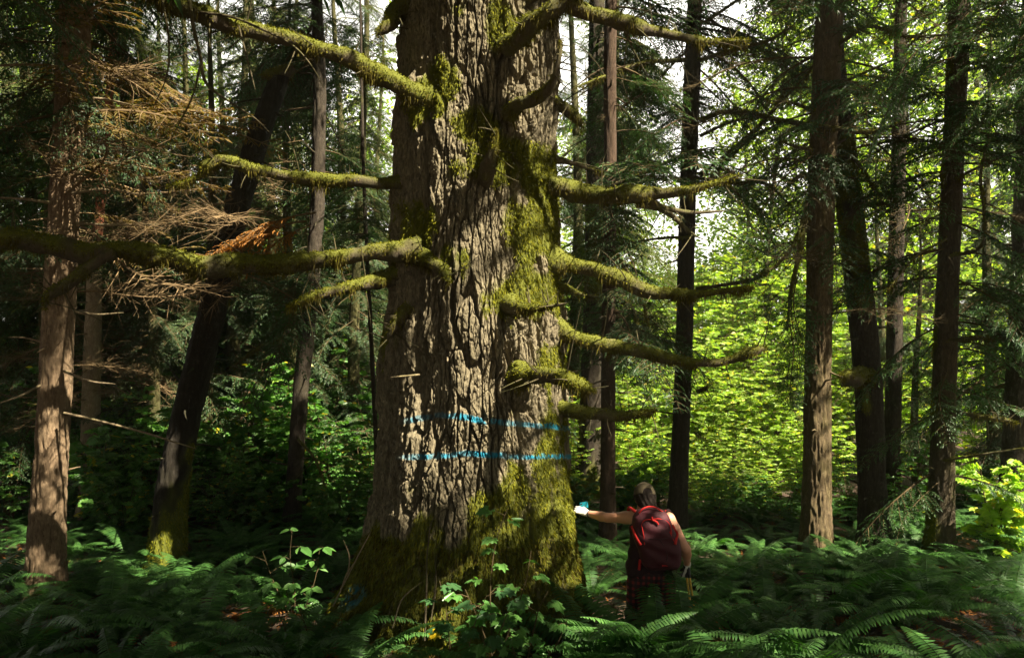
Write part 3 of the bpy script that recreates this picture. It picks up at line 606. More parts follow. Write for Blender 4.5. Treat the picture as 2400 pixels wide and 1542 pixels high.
def shade_boughs(rng, mb, axis_xy, targets):
    """boughs reaching out from the stem at axis_xy over the targets, where they keep the sun off; never above a sunlit spot or inside the picture"""
    done = 0
    for (px, py, d, r, n) in targets:
        T_ = W(px, py, d)
        n0 = n
        for _ in range(n * 30):
            q = T_ + rng.normal(0, r * .55, 3); t = rng.uniform((6.9 - q[2]) / SUN[2], (11.5 - q[2]) / SUN[2]); q = q + SUN * t
            if in_view(q, 60): continue
            out = q - np.array([axis_xy[0], axis_xy[1], q[2] + .3]); h = math.hypot(out[0], out[1]) or .1; a = math.atan2(out[1], out[0]); L = rng.uniform(1.2, 2.0)
            b0 = q - np.array([math.cos(a), math.sin(a), -.12]) * L * .5
            ps = [b0 + np.array([math.cos(a), math.sin(a), -.2 * f]) * L * f for f in (.15, .4, .65, 1.0)]
            if any(in_view(v, 30) for v in ps): continue
            pk_, rl_ = LIVE[rng.integers(len(LIVE))], rng.normal(0, .3)
            if shade_share(bough_pts(pk_, b0, a, -.1, L / 1.5, rl_)) > .07: continue
            place(mb, pk_, b0, a, -.1, L / 1.5, rl_)
            st_ = np.array([axis_xy[0], axis_xy[1], b0[2] - .15])
            if shade_share(st_ + (b0 - st_) * np.linspace(.1, 1, 20)[:, None]) < .12: tube(mb, np.stack([st_, (st_ + b0) / 2 + [0, 0, .12], b0]), [.03, .022, .012], 5, 0, False); done += 1
            n -= 1
            if n <= 0: break
        if n > n0 * .5: print('SHADE short', px, py, n0 - n, 'of', n0)
    return done
SH_MID = [(400, 1100, 9, .4, 10), (430, 950, 9, .4, 12), (480, 800, 9, .4, 12), (515, 680, 9, .35, 10), (380, 1250, 9, .4, 4), (690, 1150, 10.5, .5, 5), (705, 1000, 10.5, .5, 5), (735, 640, 10.5, .5, 6), (745, 400, 10.5, .5, 5),
          (300, 600, 6.6, .4, 5), (150, 590, 6.4, .4, 5), (450, 620, 6.7, .4, 5), (620, 618, 6.8, .3, 4), (50, 1380, 7, .8, 8), (250, 1400, 7, .8, 8), (450, 1400, 7, .8, 8), (650, 1400, 7, .8, 8), (100, 1500, 6, .8, 8), (400, 1500, 6, .8, 8), (700, 1500, 6, .7, 8), (240, 1250, 9.5, .6, 5), (550, 1280, 9.5, .7, 6), (130, 760, 8, .3, 4), (110, 1085, 8, .15, 2), (175, 150, 8, .4, 5), (650, 250, 9, .4, 3), (560, 500, 9, .4, 3)]
SH_NEAR = [(850, 1420, 6.6, .6, 8), (950, 1350, 6.5, .5, 6), (1000, 1480, 6, .7, 8), (1150, 1480, 6, .6, 8), (1250, 1400, 6.2, .5, 6), (1350, 1500, 6, .6, 8), (1500, 1480, 6.3, .6, 8), (1530, 1400, 6.9, .4, 6), (1520, 1320, 6.9, .2, 4), (1550, 1450, 6.9, .4, 5), (1700, 1450, 6.3, .8, 8), (1900, 1450, 6.5, .8, 9), (2100, 1450, 6.5, .8, 9), (2300, 1450, 6.5, .8, 8),
          (1650, 1320, 8, .7, 8), (1800, 1320, 8, .8, 8), (1450, 1330, 8.5, .7, 7), (2000, 1330, 8.5, .8, 8), (2200, 1330, 8.5, .8, 8), (1425, 1150, 9.8, .4, 5), (1425, 900, 9.8, .4, 5), (1426, 700, 9.8, .4, 5), (1430, 520, 9.8, .3, 4), (1590, 1100, 10.4, .5, 6), (1600, 850, 10.4, .5, 6), (1608, 600, 10.4, .4, 6), (1614, 420, 10.4, .3, 4),
          (2045, 1100, 9.8, .5, 7), (2036, 900, 9.8, .5, 7), (2010, 650, 9.8, .5, 7), (1990, 450, 9.8, .4, 5), (2212, 900, 9.4, .5, 6), (2220, 650, 9.4, .5, 6), (2240, 300, 9.4, .5, 5), (2095, 800, 11.5, .5, 6), (1900, 650, 9.4, .25, 4), (1900, 250, 9.4, .3, 4), (2380, 900, 11, .6, 6),
          (1500, 1300, 10, .8, 7), (1700, 1260, 10, .8, 7), (1560, 840, 7, .3, 4), (1650, 692, 7, .3, 3), (1180, 440, 6.8, .15, 3), (1080, 440, 6.8, .12, 2), (1200, 1400, 6.5, .35, 5), (1060, 1330, 6.5, .4, 5), (920, 1200, 6.9, .3, 4)]
# giant's own upper crown, above the picture, plus unseen boughs added to cast shade
rng = np.random.default_rng(21); mb = MB()
def gc(z): c, r = gprof(np.array([min(z, 9.)])); return np.array([c[0], GD, z]), float(r[0]) * .8
crown_boughs(rng, mb, gc, 7.0, 13.5, 120, 2.6, 4.6, avoid=lambda p: in_view(p), tip_taper=False)
print('shade mid', shade_boughs(rng, mb, (-.35, GD), SH_MID)); fade_crown("crown", mb, giant, GO)

# ------------------------------------------------------------------ neighbouring trees
def tree(name, label, cat, pts, mat, seed, group=None, **kw):
    base = W(*pts[0][:3]); base[2] = float(ground_z(base[0], base[1]))
    e = empty(name, base, label, cat, group); o, cen = trunk("trunk", e, base, pts, mat, seed=seed, **kw)
    return e, base, cen
def add_branches(e, base, plist, seed, mat=None, moss=.5):
    for k, p in enumerate(plist): limb("branch", e, base, p, mat or M_BRANCH, moss, seed + k * 11, sides=9, step=.04, hang=1.6)

# left red-barked tree
e, b, c1 = tree("conifer_tree", "sunlit reddish brown trunk at the left edge with bare dead twigs", "tree",
    [(106, 1405, 8.0, 80), (112, 1200, 8.0, 72), (128, 950, 8.0, 66), (140, 700, 8.0, 66), (150, 500, 8.0, 62), (165, 250, 8.0, 66), (182, 0, 8.0, 66)], M_REDB, 3, cols=90, dz=.018, ridge=.09, moss=.12, flare=.25, freq=9)
limb("stem", e, b, [(150, 640, 7.95, 20), (160, 560, 7.93, 34), (168, 480, 7.95, 34), (176, 400, 7.97, 32), (182, 300, 8.0, 26), (186, 200, 8.02, 18)], M_REDB, .05, 91, sides=14, lump=.1)
add_branches(e, b, [[(150, 968, 7.8, 8), (250, 990, 7.6, 7), (360, 1020, 7.5, 6), (460, 1052, 7.4, 3)], [(175, 731, 7.9, 9), (230, 737, 7.8, 7), (290, 733, 7.7, 4)],
    [(180, 524, 7.9, 9), (280, 528, 7.8, 8), (372, 526, 7.7, 5)], [(120, 476, 7.9, 9), (60, 468, 7.8, 8), (-20, 464, 7.7, 6)], [(160, 160, 7.9, 10), (70, 152, 7.8, 9), (-20, 156, 7.7, 8)],
    [(170, 230, 7.9, 9), (250, 235, 7.8, 8), (310, 246, 7.8, 5)], [(150, 870, 7.9, 8), (220, 895, 7.7, 6), (270, 900, 7.6, 3)], [(100, 900, 7.9, 8), (40, 930, 7.6, 6), (-20, 950, 7.5, 4)],
    [(160, 455, 7.9, 9), (240, 445, 7.7, 8), (300, 452, 7.6, 5), (350, 462, 7.6, 3)]], 300, M_PALEB, .1)
rng = np.random.default_rng(31); mb = MB()
crown_boughs(rng, mb, c1, 3.5, 5.3, 4, 1.2, 2.2, DEAD, az=.0, spread=.9, avoid=AV, filt=False)
crown_boughs(rng, mb, c1, 3.3, 5.6, 18, .9, 2.2, THIN, az=.0, spread=1.1, avoid=AV, filt=False, nmat=2)
crown_boughs(rng, mb, c1, 2.2, 4.5, 6, .6, 1.2, DEAD, avoid=AV, filt=False)
mb.build("dead_twigs", [M_TWIG, M_TWIG, M_RUST2], e, b, False)
mb = MB(); crown_boughs(rng, mb, c1, 3.2, 5.2, 12, .6, 1.4, avoid=AV, pitch=(-.8, 0), filt=False); crown_boughs(rng, mb, c1, 4.6, 7.0, 30, 1.0, 2.2, avoid=AV, pitch=(-.8, 0)); crown_boughs(rng, mb, c1, 5.9, 11, 34, 1.3, 2.8, avoid=AV); fade_crown("crown", mb, e, b)

# leaning broken snag
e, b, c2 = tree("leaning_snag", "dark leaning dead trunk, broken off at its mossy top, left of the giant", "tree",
    [(386, 1345, 9.0, 82), (402, 1150, 9.0, 70), (432, 1000, 9.0, 66), (468, 850, 9.0, 64), (505, 700, 9.0, 62), (535, 560, 9.0, 60), (565, 450, 9.0, 58), (605, 320, 9.0, 54), (640, 225, 9.0, 50), (658, 180, 9.0, 46)], bark_mat("shade_dark_bark", (.010, .008, .006), (.030, .025, .018), (.02, .018, .01)), 7, cols=64, dz=.025, moss=.3, flare=.2, ztop=None, moss_lo=1.0)  # bark colour darkened to stand in for the shade on this trunk
limb("broken_top", e, b, [(690, 158, 9.0, 26), (665, 175, 9.0, 44), (640, 178, 8.95, 34), (612, 180, 8.9, 26)], M_BRANCH, .8, 611, sides=12)
rng = np.random.default_rng(33); mb = MB()
crown_boughs(rng, mb, c2, 3.3, 4.9, 9, .9, 1.7, DEAD, avoid=AV, filt=False); mb.build("dead_twigs", [M_TWIG, M_TWIG], e, b, False)
mb = MB()
for (px, py, d, a, s, pi_) in [(740, 500, 8.2, 3.4, .75, -.25), (720, 520, 8.2, 3.1, .8, -.2), (690, 545, 8.1, 3.3, .6, -.1), (730, 530, 8.1, 2.9, .6, -.35)]:
    place(mb, LIVE[1], W(px, py, d), a, pi_, s)

# slim trunk between snag and giant
e, b, c3 = tree("slim_conifer", "slim dark straight trunk between the leaning snag and the giant", "tree",
    [(682, 1250, 10.7, 36), (692, 1100, 10.7, 36), (706, 900, 10.7, 36), (728, 700, 10.7, 34), (744, 500, 10.7, 32), (750, 200, 10.7, 30), (742, 0, 10.7, 28)], M_DARKB, 11, cols=40, moss=.2)
mb.build("rust_spray", [M_TWIG, M_RUST], e, b, False)
add_branches(e, b, [[(695, 790, 10.6, 11), (640, 800, 10.4, 10), (585, 830, 10.2, 7), (540, 862, 10.1, 4)], [(700, 1030, 10.5, 9), (740, 1080, 10.2, 7), (770, 1160, 10.1, 4)]], 340)
rng = np.random.default_rng(35); mb = MB()
crown_boughs(rng, mb, c3, 4.8, 7.4, 20, .9, 1.9, avoid=AV, pitch=(-.9, -.1)); crown_boughs(rng, mb, c3, 3.0, 7.0, 40, .9, 2.0, avoid=AV, pitch=(-.8, .1)); crown_boughs(rng, mb, c3, 7.0, 12, 34, 1.0, 2.4, avoid=AV, pitch=(-.5, .1)); fade_crown("crown", mb, e, b)
# very thin sapling
e, b, c4 = tree("thin_sapling", "pole thin dark sapling just left of the giant trunk", "tree",
    [(886, 1210, 9.6, 12), (880, 1000, 9.6, 11), (870, 800, 9.6, 10), (858, 550, 9.6, 9), (850, 350, 9.6, 8), (846, 100, 9.6, 6)], M_DARKB, 13, cols=12, moss=.2, flare=.1, ztop=7)
rng = np.random.default_rng(36); mb = MB(); crown_boughs(rng, mb, c4, 3.2, 6.8, 14, .5, 1.0, avoid=poly_avoid((915, 0, 1345, 1400))); fade_crown("crown", mb, e, b)
# thin reddish trunk and mossy trunk behind left tree
e, b, c5 = tree("red_sapling", "thin reddish trunk behind the sunlit left tree", "tree",
    [(205, 1250, 12, 26), (215, 800, 12, 24), (228, 560, 12, 22), (240, 420, 12, 20), (255, 250, 12, 18), (268, 50, 12, 14)], bark_mat("cedar_bark", (.22, .07, .035), (.36, .14, .075), (.28, .11, .06)), 15, cols=24, moss=.1, ztop=9)
rng = np.random.default_rng(37); mb = MB(); crown_boughs(rng, mb, c5, 4.5, 9, 24, .8, 1.8, avoid=AV); fade_crown("crown", mb, e, b)
e, b, c6 = tree("mossy_stub", "pale mossy trunk in the shrubs behind the left tree", "tree",
    [(205, 1230, 11, 44), (212, 1000, 11, 40), (216, 850, 11, 38), (220, 690, 11, 34), (222, 560, 11, 30)], M_PALEB, 17, cols=36, moss=.55, ztop=None)
rng = np.random.default_rng(38); mb = MB(); crown_boughs(rng, mb, c6, 1.6, 3.6, 16, .8, 1.5, DEAD, filt=False); mb.build("dead_twigs", [M_TWIG, M_TWIG], e, b, False)

# right side
e, b, r5 = tree("conifer_tree", "slim reddish dark trunk standing close right of the giant", "tree",
    [(1424, 1290, 9.8, 36), (1425, 1000, 9.8, 33), (1426, 700, 9.8, 31), (1430, 400, 9.8, 29), (1430, 100, 9.8, 30), (1432, 0, 9.8, 28)], bark_mat("brown_bark", (.028, .018, .012), (.085, .055, .036), (.05, .034, .02)), 19, cols=44, dz=.025, moss=.1)
add_branches(e, b, [[(1440, 480, 9.7, 8), (1500, 470, 9.5, 7), (1570, 440, 9.3, 5)], [(1420, 700, 9.7, 9), (1370, 690, 9.5, 8), (1320, 668, 9.4, 5)], [(1440, 690, 9.7, 8), (1480, 720, 9.5, 10), (1500, 800, 9.4, 8), (1520, 900, 9.3, 5)],
    [(1440, 590, 9.7, 10), (1470, 640, 9.4, 14), (1500, 690, 9.3, 12), (1520, 760, 9.3, 7)]], 360)
rng = np.random.default_rng(39); mb = MB(); crown_boughs(rng, mb, r5, 2.4, 7, 34, .9, 1.9, avoid=AV, pitch=(-.6, .1)); crown_boughs(rng, mb, r5, 4.6, 7, 8, .8, 1.8, avoid=AV, pitch=(-.9, -.1)); crown_boughs(rng, mb, r5, 6.5, 12, 24, 1.1, 2.2, avoid=AV, pitch=(-.6, .1)); fade_crown("crown", mb, e, b)
e, b, r5b = tree("conifer_tree", "wide grey mossy trunk half hidden behind the slim tree right of the giant", "tree",
    [(1376, 1230, 13, 64), (1385, 1000, 13, 54), (1392, 700, 13, 48), (1396, 300, 13, 40), (1400, 0, 13, 34)], M_DARKB, 23, cols=44, moss=.5, moss_lo=.6)
rng = np.random.default_rng(40); mb = MB(); crown_boughs(rng, mb, r5b, 4.6, 8.5, 26, 1.0, 2.0, avoid=AV, pitch=(-.9, -.1)); crown_boughs(rng, mb, r5b, 3.5, 13, 50, 1.2, 2.4, avoid=AV, pitch=(-.6, .1)); fade_crown("crown", mb, e, b, [M_TWIGD, M_NEEDLEY])
e, b, r6 = tree("conifer_tree", "straight dark trunk with long mossy side branches, behind the hiker", "tree",
    [(1586, 1260, 10.4, 44), (1594, 1050, 10.4, 40), (1604, 800, 10.4, 38), (1608, 600, 10.4, 38), (1614, 400, 10.4, 38), (1624, 150, 10.4, 36), (1628, 0, 10.4, 34)], M_DARKB, 29, cols=52, dz=.025, moss=.12)
add_branches(e, b, [[(1605, 142, 10.3, 13), (1500, 150, 10.0, 11), (1430, 174, 9.8, 9), (1350, 206, 9.6, 5)], [(1640, 140, 10.3, 13), (1740, 112, 10, 12), (1800, 96, 9.8, 10), (1860, 60, 9.6, 6)],
    [(1640, 282, 10.3, 14), (1700, 263, 10.0, 15), (1760, 268, 9.8, 15), (1850, 286, 9.5, 14), (1950, 300, 9.2, 14), (2050, 310, 9.0, 12), (2110, 286, 8.8, 6)],
    [(1640, 412, 10.4, 11), (1740, 330, 10.4, 10), (1830, 242, 10.3, 9), (1912, 150, 10.2, 5)], [(1648, 440, 10.2, 12), (1720, 360, 10, 11), (1800, 272, 9.8, 8), (1850, 200, 9.7, 5)],
    [(1610, 356, 10.3, 11), (1540, 392, 10.0, 9), (1470, 420, 9.8, 8), (1400, 442, 9.6, 5)], [(1640, 320, 10.3, 10), (1720, 284, 10.1, 8), (1800, 275, 10, 4)],
    [(1620, 556, 10.3, 8), (1540, 560, 10.1, 7), (1450, 575, 9.9, 5), (1380, 590, 9.8, 3)], [(1625, 430, 10.2, 12), (1700, 430, 10, 10), (1800, 434, 9.8, 9), (1850, 480, 9.7, 6), (1890, 520, 9.6, 4)],
    [(1630, 680, 10.2, 12), (1700, 668, 10, 12), (1760, 655, 9.9, 12), (1810, 635, 9.8, 6)], [(1635, 918, 10.2, 12), (1660, 906, 10, 9)],
    [(1640, 60, 10.2, 10), (1700, 20, 10, 8), (1760, -20, 9.8, 6)]], 380, moss=.6)
rng = np.random.default_rng(41); mb = MB(); crown_boughs(rng, mb, r6, 2.6, 6.9, 14, .6, 1.7, DEAD, avoid=AV, filt=False, pitch=(-.7, .3)); mb.build('dead_twigs', [M_TWIGD, M_TWIGD], e, b, False)
mb = MB(); crown_boughs(rng, mb, r6, 4.4, 7.2, 16, .9, 2.2, avoid=AV, pitch=(-.5, .15)); crown_boughs(rng, mb, r6, 4.9, 7, 8, .8, 1.8, avoid=AV, pitch=(-.9, -.1)); crown_boughs(rng, mb, r6, 6.5, 12, 26, 1.0, 2.2, avoid=AV, pitch=(-.5, .1)); fade_crown("crown", mb, e, b)
e, b, r7 = tree("conifer_tree", "thick trunk sunlit down its right flank, right of the clearing", "tree",
    [(1912, 1318, 9.4, 72), (1914, 1150, 9.4, 62), (1916, 900, 9.4, 58), (1920, 700, 9.4, 56), (1926, 400, 9.4, 58), (1938, 150, 9.4, 60), (1946, 0, 9.4, 60)], bark_mat("fir_bark", (.045, .033, .019), (.15, .112, .06), (.085, .072, .025)), 31, cols=90, dz=.018, ridge=.08, moss=.25, flare=.25, freq=9)
add_branches(e, b, [[(1892, 470, 9.3, 10), (1874, 540, 9.25, 10), (1850, 590, 9.2, 11), (1815, 625, 9.2, 8), (1785, 640, 9.2, 4)], [(1890, 500, 9.3, 14), (1872, 600, 9.2, 14), (1852, 700, 9.1, 10), (1845, 770, 9.1, 6)],
    [(1900, 352, 9.3, 12), (1870, 345, 9.1, 11), (1830, 332, 9.0, 6)], [(1905, 262, 9.3, 12), (1850, 240, 9.0, 10), (1800, 236, 8.9, 5)], [(1895, 410, 9.3, 11), (1862, 420, 9.1, 10), (1840, 442, 9.0, 5)],
    [(1960, 110, 9.3, 14), (2040, 62, 9.0, 12), (2100, 84, 8.9, 12), (2220, 82, 8.7, 6)], [(1960, 200, 9.3, 8), (2050, 160, 9.0, 8), (2140, 120, 8.8, 4)]], 420, moss=.5)
rng = np.random.default_rng(42); mb = MB(); crown_boughs(rng, mb, r7, 2.6, 6.9, 14, .6, 1.7, DEAD, avoid=AV, filt=False, pitch=(-.7, .3)); mb.build('dead_twigs', [M_TWIGD, M_TWIGD], e, b, False)
mb = MB()
for (px, py, d, a, s, pi_) in [(1872, 640, 9.0, 4.2, .7, -1.1), (1862, 700, 9.0, 4.4, .6, -1.25), (1850, 760, 8.9, 4.5, .6, -1.3), (1850, 850, 8.9, 4.4, .45, -1.3), (1800, 655, 8.8, 4.2, .4, -1.0)]:
    place(mb, LIVE[rng.integers(7)], W(px, py, d), a, pi_, s, .3)
crown_boughs(rng, mb, r7, 3.6, 7, 16, .8, 1.5, avoid=AV, pitch=(-.6, .05)); crown_boughs(rng, mb, r7, 7, 12, 24, 1.0, 2.3, avoid=AV, pitch=(-.6, .05)); fade_crown("crown", mb, e, b)
e, b, r8 = tree("conifer_tree", "dark mossy trunk bending left towards its top, with a shaggy burl", "tree",
    [(2052, 1340, 9.8, 68), (2044, 1150, 9.8, 60), (2036, 900, 9.8, 60), (2022, 750, 9.8, 60), (2004, 600, 9.8, 58), (1988, 450, 9.8, 54), (1974, 300, 9.8, 46), (1960, 150, 9.8, 40), (1950, 0, 9.8, 34)], M_DARKB, 37, cols=56, moss=.45, dz=.025)
limb("burl", e, b, [(2030, 885, 9.6, 60), (2006, 882, 9.45, 50), (1985, 880, 9.35, 40), (1970, 876, 9.3, 16)], M_BRANCH, 1.0, 711, sides=14, lump=.35)
add_branches(e, b, [[(1960, 372, 9.7, 14), (1995, 368, 9.5, 14), (2018, 392, 9.4, 12), (2050, 440, 9.3, 8), (2085, 510, 9.2, 5)], [(2020, 465, 9.7, 10), (2060, 455, 9.5, 9), (2110, 470, 9.4, 5)], [(2000, 480, 9.6, 12), (2060, 480, 9.4, 11), (2100, 478, 9.3, 6)]], 440)
rng = np.random.default_rng(43); mb = MB(); crown_boughs(rng, mb, r8, 2.6, 6.9, 14, .6, 1.7, DEAD, avoid=AV, filt=False, pitch=(-.7, .3)); mb.build('dead_twigs', [M_TWIGD, M_TWIGD], e, b, False)
mb = MB(); crown_boughs(rng, mb, r8, 4.0, 11, 34, 1.0, 2.2, avoid=AV, pitch=(-.5, .1)); fade_crown("crown", mb, e, b)
e, b, r9 = tree("conifer_tree", "thin straight trunk just right of the dark bending trunk", "tree",
    [(2088, 1300, 11.5, 38), (2092, 1000, 11.5, 36), (2098, 700, 11.5, 34), (2105, 400, 11.5, 32), (2112, 0, 11.5, 26)], M_DARKB, 39, cols=36, moss=.25)
add_branches(e, b, [[(2098, 378, 11.3, 11), (2050, 376, 11, 11), (2010, 384, 10.9, 6)], [(2110, 690, 11.3, 8), (2150, 660, 11, 8), (2200, 620, 10.8, 4)]], 460)
rng = np.random.default_rng(44); mb = MB(); crown_boughs(rng, mb, r9, 2.6, 6.9, 14, .6, 1.7, DEAD, avoid=AV, filt=False, pitch=(-.7, .3)); mb.build('dead_twigs', [M_TWIGD, M_TWIGD], e, b, False)
mb = MB(); crown_boughs(rng, mb, r9, 3.0, 12, 46, 1.1, 2.3, avoid=AV, pitch=(-.5, .1)); fade_crown("crown", mb, e, b)
e, b, r10 = tree("conifer_tree", "trunk veiled by dark drooping hemlock sprays near the right edge", "tree",
    [(2200, 1345, 9.4, 60), (2208, 1100, 9.4, 52), (2216, 800, 9.4, 48), (2232, 400, 9.4, 46), (2246, 100, 9.4, 44), (2248, 0, 9.4, 44)], bark_mat("mossy_bark", (.032, .025, .016), (.085, .067, .042), (.06, .055, .018)), 41, cols=52, moss=.4, dz=.025)
add_branches(e, b, [[(2225, 800, 9.3, 14), (2300, 792, 9.0, 13), (2400, 806, 8.8, 11), (2460, 830, 8.7, 8)], [(2230, 600, 9.3, 12), (2290, 585, 9.0, 9), (2300, 400, 8.9, 8), (2320, 300, 8.8, 5)], [(2240, 420, 9.3, 9), (2320, 380, 9, 8), (2420, 340, 8.8, 5)], [(2220, 560, 9.2, 8), (2150, 600, 9, 7), (2080, 680, 8.9, 4)],
    [(2215, 960, 9.3, 14), (2290, 975, 9.0, 16), (2380, 990, 8.8, 14)], [(2210, 1080, 9.3, 9), (2300, 1065, 9, 8), (2400, 1050, 8.8, 5)]], 480)
rng = np.random.default_rng(45); mb = MB(); crown_boughs(rng, mb, r10, 2.6, 6.9, 14, .6, 1.7, DEAD, avoid=AV, filt=False, pitch=(-.7, .3)); mb.build('dead_twigs', [M_TWIGD, M_TWIGD], e, b, False)
mb = MB()
crown_boughs(rng, mb, r10, .9, 6.5, 60, .9, 1.7, az=-1.7, spread=1.5, avoid=AV, pitch=(-.55, .05), filt=True); crown_boughs(rng, mb, r10, 4.5, 12, 34, 1.1, 2.3, avoid=AV, pitch=(-.5, .1)); fade_crown("crown", mb, e, b)
e, b, r11 = tree("conifer_tree", "dark trunk cut by the right edge of the picture", "tree",
    [(2368, 1215, 11, 54), (2380, 1000, 11, 50), (2392, 750, 11, 48), (2406, 400, 11, 46), (2420, 0, 11, 42)], M_DARKB, 43, cols=40, moss=.25)
rng = np.random.default_rng(46); mb = MB(); crown_boughs(rng, mb, r11, 1.8, 12, 70, 1.0, 2.4, avoid=AV, pitch=(-.6, .1)); fade_crown("crown", mb, e, b)

# near hemlocks, trunks just outside the picture; unseen upper boughs added to block light
def near_tree(label, x, y, seed, r, vis, n, zlo, zhi, l0, l1, keep_out, shade=None):
    base = np.array([x, y, float(ground_z(x, y))]); e = empty("hemlock_tree", base, label, "tree")
    px, py = 1200 + x / y * F, 771 + (CZ - base[2]) / y * F
    o, cen = trunk("trunk", e, base, [(px, py, y, r * 2 * F / y), (px, 771 - 5 * F / y, y, r * 1.6 * F / y)], M_DARKB, seed=seed, cols=36, moss=.2, ztop=14)
    rng = np.random.default_rng(seed); mb = MB()
    crown_boughs(rng, mb, cen, zlo, zhi, n, l0, l1, avoid=keep_out, pitch=(-.3, .2))
    if shade: print('shade near', shade_boughs(rng, mb, (x, y), shade))
    for (a, b_, d, az, s, pi_) in vis: place(mb, LIVE[rng.integers(7)], W(a, b_, d), az, pi_, s, rng.normal(0, .3))
    fade_crown("crown", mb, e, base); return e
visr = []
rng = np.random.default_rng(47)
for k in range(26):
    visr.append((rng.uniform(2180, 2620), rng.uniform(-160, 150), rng.uniform(4.6, 5.6), rng.uniform(2.6, 3.9), rng.uniform(.35, .6), rng.uniform(-.7, -.1)))
near_tree("near hemlock beyond the right edge, dark boughs hanging in the top right corner", 4.2, 1.3, 48, .3, visr, 150, 6.6, 13, 2.6, 5.2, in_view, SH_NEAR)
visl = []
for k in range(20):
    visl.append((rng.uniform(-260, 130), rng.uniform(-160, 130), rng.uniform(5.2, 6.2), rng.uniform(-.6, .6), rng.uniform(.35, .6), rng.uniform(-.8, -.1)))
near_tree("near hemlock beyond the left edge, dark boughs in the top left corner", -4.8, 4.6, 49, .28, visl, 190, 6.0, 12, 2.2, 4.8, in_view)

# ------------------------------------------------------------------ background conifers
def bg_conifer_proto(seed, H, mats, zlo=1.2, n=150, l0=1.2, l1=2.6):
    rng = np.random.default_rng(seed); e = empty("background_conifer", (0, 0, 0), "x", "tree")
    m_ = MB(); z = np.linspace(-.4, H, 26); wob = np.stack([.08 * np.sin(z * .7 + seed), .08 * np.cos(z * .6 + seed), z], -1)
    tube(m_, wob, np.linspace(.15, .02, 26), 12); 
    at = np.tile([.3, 0, 0, 1], (m_.n, 1)); m_.build("trunk", M_DARKB, e, None, True, at)
    mb = MB(); cen = lambda zz: (np.array([np.interp(zz, z, wob[:, 0]), np.interp(zz, z, wob[:, 1]), zz]), .1)
    crown_boughs(rng, mb, cen, zlo, H, n, l0, l1, filt=False, pitch=(-.6, .05), tip_taper=True)
    mb.build("crown", mats, e, None, False); return e
BC = [bg_conifer_proto(60, 11, [M_TWIGD, M_NEEDLE]), bg_conifer_proto(61, 13, [M_TWIGD, M_NEEDLEY], 2.0), bg_conifer_proto(62, 9, [M_TWIGD, M_NEEDLE], .6, 110, .9, 1.8)]
spots = {"background conifers left of the giant": ("conifer in the crowded wood behind the trunks left of the giant", [(-60, 13, 0, 1), (60, 13.5, 1, 1), (300, 13, 1, 1), (250, 17, 0, 1.1), (430, 15, 0, 1), (560, 14, 2, 1.1), (640, 17, 1, 1), (790, 14.5, 0, .9), (850, 18, 1, 1), (20, 18, 0, 1.2), (160, 20, 1, 1.2), (520, 20, 0, 1.2), (700, 22, 1, 1.2), (890, 22, 0, 1.1), (380, 24, 0, 1.3), (-150, 16, 0, 1.1), (120, 11.8, 2, .9), (350, 11.6, 2, .75), (490, 12.4, 2, .9), (680, 12.6, 2, .85), (840, 12.8, 2, .8), (590, 16, 1, 1.1), (330, 19, 1, 1.2)]),
         "background conifers right of the clearing": ("dark conifer in the wood right of the clearing", [(2060, 15.5, 2, .7), (2150, 13.5, 2, .55), (2320, 13, 2, .8), (2420, 13, 2, .8), (2290, 24, 1, 1.1), (2390, 22, 0, 1.2), (2120, 26, 0, 1.3)]),
         "background conifers beside the giant": ("hazy conifer close behind the giant's right side", [(1345, 16, 0, 1), (1440, 20, 1, 1.1), (1300, 20, 1, 1.1)])}
rng = np.random.default_rng(64); used = set()
for gname, (lab, lst) in spots.items():
    for (px, d, k, s) in lst:
        o = BC[k] if k not in used else copy_tree(BC[k]); used.add(k)
        x = (px - 1200) / F * d; o.location = (x, d, float(ground_z(x, d))); o.rotation_euler = (0, 0, rng.uniform(0, 6.28)); s *= rng.uniform(.92, 1.08); o.scale = (s, s, s)
        o["label"] = lab; o["group"] = gname
# ------------------------------------------------------------------ broad-leaved trees and shrubs
LEAF_T = np.array([(0, 0, 0), (.3, .27, .07), (.7, .22, .03), (1, 0, -.1), (.7, -.22, .03), (.3, -.27, .07)]); LEAF_F = np.array([[0, 1, 2, 3], [0, 3, 4, 5]])
LOBE_T = np.array([(0, 0, 0), (-.08, .30, .04), (.22, .52, -.02), (.36, .30, .05), (.68, .40, -.03), (.70, .16, .02), (1, 0, -.1), (.70, -.16, .02), (.68, -.40, -.03), (.36, -.30, .05), (.22, -.52, -.02), (-.08, -.30, .04)])
LOBE_F = np.array([[0, 1, 2, 3, 4, 5, 6], [0, 6, 7, 8, 9, 10, 11]])
def leaves(mb, P, D, Nn, S, lobed=False, mat=0):
    T, Fc = (LOBE_T, LOBE_F) if lobed else (LEAF_T, LEAF_F)
    D = unit(D); Y_ = unit(np.cross(Nn, D)); Z_ = np.cross(D, Y_)
    V = P[:, None] + S[:, None, None] * (T[None, :, :1] * D[:, None] + T[None, :, 1:2] * Y_[:, None] + T[None, :, 2:] * Z_[:, None])
    k = len(T); mb.add(V.reshape(-1, 3), (np.arange(len(P)) * k)[:, None, None] + Fc[None] if False else ((np.arange(len(P)) * k)[:, None, None] + Fc[None]).reshape(-1, Fc.shape[1]), mat)
